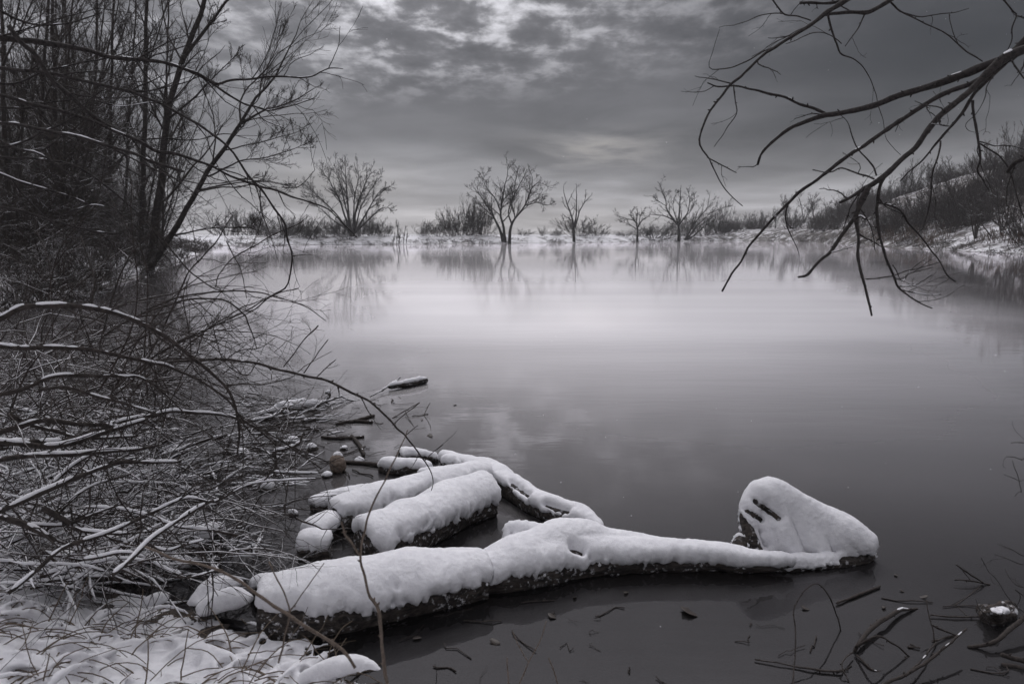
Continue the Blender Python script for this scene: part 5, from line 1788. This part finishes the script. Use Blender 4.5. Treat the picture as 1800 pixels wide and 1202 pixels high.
# litter: fine bits afloat and sunk
T = Tubes()
pl, rl = [], []
for i in range(200):
    if i < 30:
        px, py = rng.uniform(690, 1790), rng.uniform(1050, 1200)
        z = .002
    else:
        px = rng.uniform(440, 790)
        py = rng.uniform(700, 835)
        if px > 560 + (835 - py) * .2 + 180 * rng.random():
            continue
        z = .003
    a0 = G(px, py, z)
    an = rng.normal(0, .7)
    L = rng.uniform(.03, .22) * (.8 if i < 55 else 1.4)
    d = np.array([math.cos(an), math.sin(an), 0])
    p = a0 + np.linspace(-.5, .5, 5)[:, None] * d * L + np.c_[rng.normal(0, .010, (5, 2)), np.abs(rng.normal(0, .004, 5))]
    pl.append(p)
    rl.append(np.full(5, rng.uniform(.0008, .003) * (1 if i < 55 else 1.6)))
T.batch(np.array(pl), np.array(rl), 5)
obj('floating_litter', T.mesh('floating_litter', M['sunk']), kind='stuff')
for pl, lab in (([(590, 745, 2), (620, 740, 3), (655, 742, 2.4)], 'dark stick floating at the tip of the twig raft'),
                ([(565, 768, 2.2), (600, 770, 2.8), (640, 767, 2.2)], 'black stick floating left of the bark chip'),
                ([(618, 766, 3), (632, 782, 3.4), (640, 800, 2.6)], 'rusty stick sloping into the water by the brown stone'),
                ([(615, 742, 2), (640, 735, 3), (658, 730, 2.5)], 'snow-dotted stick among the floating twigs'),
                ([(605, 812, 3), (650, 815, 4), (690, 822, 3)], 'wet branch from the brown stone to the driftwood lump')):
    sticks('floating_stick', lab, 'stick', [pl], snow=.45, z=.012)
sticks('floating_twig', 'thin forked twigs floating out from the thorny shoot', 'twig',
       [[(690, 735, .9, .0), (712, 722, .9, .03), (737, 708, .8, .07)], [(712, 722, .7, .03), (720, 738, .6, .01), (728, 750, .5, 0)], [(745, 730, .7, 0), (752, 715, .6, .05), (756, 708, .5, .08)], [(745, 730, .7, 0), (755, 745, .7, 0), (757, 756, .5, 0)]])

# a few flakes still falling over the pond
fl = []
n = 340
dist_ = rng.uniform(1.2, 9, n)
u_, v_ = rng.uniform(-.8, .8, n), rng.uniform(-.62, .5, n)
ctr = np.stack([u_ * dist_, dist_, CAM_H + v_ * dist_], 1)
ctr = ctr[ctr[:, 2] > .05]
octa = np.array([[1, 0, 0], [-1, 0, 0], [0, 1, 0], [0, -1, 0], [0, 0, 1], [0, 0, -1.]])
of = np.array([[0, 2, 4], [2, 1, 4], [1, 3, 4], [3, 0, 4], [2, 0, 5], [1, 2, 5], [3, 1, 5], [0, 3, 5]])
rad_ = rng.uniform(.0006, .0018, len(ctr))
Vf = (ctr[:, None] + octa[None] * rad_[:, None, None]).reshape(-1, 3)
Ff = (of[None] + (np.arange(len(ctr)) * 6)[:, None, None]).reshape(-1, 3)
obj('snowflakes', mesh_np('snowflakes', Vf, Ff, M['snow']), kind='stuff')

# ------------------------------------------------------------------ snowy near bank with buried grass and dry stems
T, S, B = Tubes(), Tubes(), Tubes()
n = 1500
px = rng.uniform(-120, 560, n)
py = rng.uniform(1010, 1300, n)
g0 = np.array([G(a, b, .3) for a, b in zip(px, py)])
sd = shore_sd(g0[:, 0], g0[:, 1])
ok = sd > -.06
g0 = g0[ok]
n = len(g0)
g0[:, 2] = ground_z(g0[:, 0], g0[:, 1]) - .01
g0[:, 2] = np.maximum(g0[:, 2], .0)
az = rng.normal(.2, 1.0, n) + np.where(rng.random(n) < .3, math.pi, 0)
d = np.stack([np.cos(az) * .9, np.sin(az) * .9, rng.uniform(.3, 1.2, n)], 1)
d = norm(d)
L = rng.uniform(.13, .40, n)
st = np.zeros((n, 10, 3))
st[:, 0] = g0
for j in range(1, 10):
    d = norm(d + np.array([0, 0, -.26]) + rng.normal(0, .05, d.shape))
    st[:, j] = st[:, j - 1] + d * (L / 9)[:, None]
gzz = ground_z(st[..., 0], st[..., 1])
st[..., 2] = np.maximum(st[..., 2], np.maximum(gzz, 0) + .002)
bare = rng.random(n) < .42
T.batch(st, np.linspace(.0034, .0012, 10)[None] * np.ones((n, 1)), 3, False)
ss_ = st[~bare]
prof = np.sin(np.linspace(.25, 1, 10) * math.pi * .97) ** .6
rad = (rng.uniform(.005, .0145, len(ss_)))[:, None] * prof[None] * (1 + .3 * fbm(ss_, 20, 2, 4))
lift = ss_.copy()
lift[..., 2] += rad * .55
S.batch(lift, rad, 8)
obj('buried_grass', T.mesh('buried_grass', M['grass']), kind='stuff')
xs, ys = np.arange(-2.9, .35, .02), np.arange(1.55, 3.6, .02)
XX, YY = np.meshgrid(xs, ys)
q3 = np.stack([XX, YY, XX * 0], -1)
ZZ = ground_z(XX, YY)
sdd = shore_sd(XX, YY)
pil = .012 * sstep(.0, .35, sdd) + .055 * sstep(.1, .5, sdd) * fbm(q3, 3.0, 3, 51) + .02 * fbm(q3, 10, 3, 52)
ZZ = np.where(sdd > -.02, ZZ + pil, -.06)
top = np.stack([XX, YY, ZZ], -1).reshape(-1, 3)
bot = top * [1, 1, 0] + [0, 0, -.25]
r_, c_ = XX.shape
ii = np.arange(r_ * c_).reshape(r_, c_)
fq = np.stack([ii[:-1, :-1], ii[:-1, 1:], ii[1:, 1:], ii[1:, :-1]], -1).reshape(-1, 4)
o_ = r_ * c_
sides_ = []
for a_, b_ in ((ii[0, :-1], ii[0, 1:]), (ii[1:, -1], ii[:-1, -1]), (ii[-1, 1:], ii[-1, :-1]), (ii[:-1, 0], ii[1:, 0])):
    sides_.append(np.stack([a_, a_ + o_, b_ + o_, b_], -1))
me_s = mesh_np('tmp', np.vstack([top, bot]), np.vstack([fq, fq[:, ::-1] + o_] + sides_), None)
def taper(p, r):
    return p, r * np.clip(np.sin(np.linspace(.06, .94, len(p)) * math.pi), 0, 1) ** .55 * (1 + .25 * fbm(p, 14, 3, 77))


mounds = [[(345, 1075, 22, .06), (400, 1052, 20, .09), (445, 1052, 14, .1)], [(330, 1062, 14, .08), (380, 1030, 18, .1), (430, 1022, 10, .1)], [(400, 1110, 12, .07), (360, 1130, 14, .07)],
          [(250, 1060, 14, .10), (300, 1045, 12, .10)], [(530, 1190, 22, .06), (590, 1172, 18, .09), (640, 1165, 12, .1), (672, 1178, 8, .1)], [(290, 1120, 12, .10), (340, 1140, 14, .1), (420, 1160, 13, .09)]]
parts_ = [('mesh', me_s), ('mesh', S.mesh('tmp', None))] + [('tube', taper(*log_pts(m_, .05, 14))) for m_ in mounds]
Vd, Fd, Ed = wood_from(parts_, .0102, 3)
keepv = Vd[:, 2] > -.04
fm = keepv[Fd].all(1)
F2 = Fd[fm]
used = np.unique(F2)
mp = np.full(len(Vd), -1)
mp[used] = np.arange(len(used))
Nd = vnormals(Vd, Fd)
Vd = Vd + Nd * (.003 * fbm(Vd, 40, 3, 71) + .0015 * fbm(Vd, 120, 2, 72))[:, None]
obj('snow_bank', mesh_np('snow_bank', Vd[used], mp[F2], M['snow']), kind='structure')
# upright bare dry stems, blurred in the foreground
T = Tubes()
n = 70
g0 = np.array([G(rng.uniform(-40, 620), rng.uniform(1060, 1260), .2) for _ in range(n)])
g0[:, 2] = np.maximum(ground_z(g0[:, 0], g0[:, 1]), 0)
st = np.zeros((n, 7, 3))
st[:, 0] = g0
d = norm(rng.normal(0, .42, (n, 3)) * [1, 1, 0] + [0, 0, .8])
for j in range(1, 7):
    d = norm(d + rng.normal(0, .12, d.shape) + np.array([0, 0, -.16]))
    st[:, j] = st[:, j - 1] + d * rng.uniform(.02, .06, (n, 1))
T.batch(st, np.linspace(.0022, .0012, 7)[None] * rng.uniform(.6, 1.5, (n, 1)), 4, False)
obj('dry_grass', T.mesh('dry_grass', M['grass']), kind='stuff')


def stem(label, polys, snow=0, mat='stem'):
    return overhang('dry_stem', label, 'plant stem', [(p_[0], p_[1], p_[2], p_[3] if len(p_) > 3 else None) for p_ in polys], M[mat], None, snow=snow, jig=.003)


stem('tall forked brown stem rising in front of the logs from the bottom border',
     [([(640, 755, 1.1), (620, 800, 1.2), (600, 850, 1.3), (592, 900, 0)] if False else [(680, 1205, 4), (675, 1170, 3.8), (670, 1110, 3.6), (664, 1068, 3.4), (648, 1045, 2.8), (640, 1010, 2.5), (634, 976, 2.5), (641, 930, 2.0), (652, 895, 1.9), (668, 860, 1.7), (684, 830, 1.5), (700, 795, 1.2), (716, 755, .9)], 1.75, 1.75),
      ([(633, 975, 2.4), (618, 952, 2.4), (607, 940, 2.2), (601, 918, 1.8)], 1.75, 1.72)])
stem('long brown stem slanting down from the brush heap to the bottom of the picture',
     [([(255, 960, 2.2), (312, 983, 2.4), (361, 994, 2.6), (406, 1013, 2.8), (451, 1043, 3), (500, 1077, 3.2), (556, 1111, 3.3), (600, 1140, 3.4), (625, 1175, 3)], 1.7, 1.55)])
stem('pair of thin dry stems crossing in front of the left end of the long trunk',
     [([(472, 985, 1.3), (485, 1015, 1.5), (500, 1045, 1.6), (510, 1075, 1.8), (500, 1120, 2), (490, 1165, 2)], 1.7, 1.6),
      ([(570, 990, .9), (548, 1020, 1), (525, 1050, 1.1), (510, 1075, 1.4)], 1.75, 1.68)])
stem('faint reddish stems standing in the water at the bottom centre',
     [([(960, 1090, .9), (950, 1125, 1), (925, 1170, 1.2), (910, 1215, 1.4)], 1.9, 1.8), ([(900, 1110, .8), (915, 1140, 1), (930, 1165, 1)], 1.9, 1.85), ([(890, 1155, 1.2), (895, 1215, 1.4)], 1.8, 1.8), ([(965, 1155, 1.2), (985, 1215, 1.4)], 1.8, 1.8)])
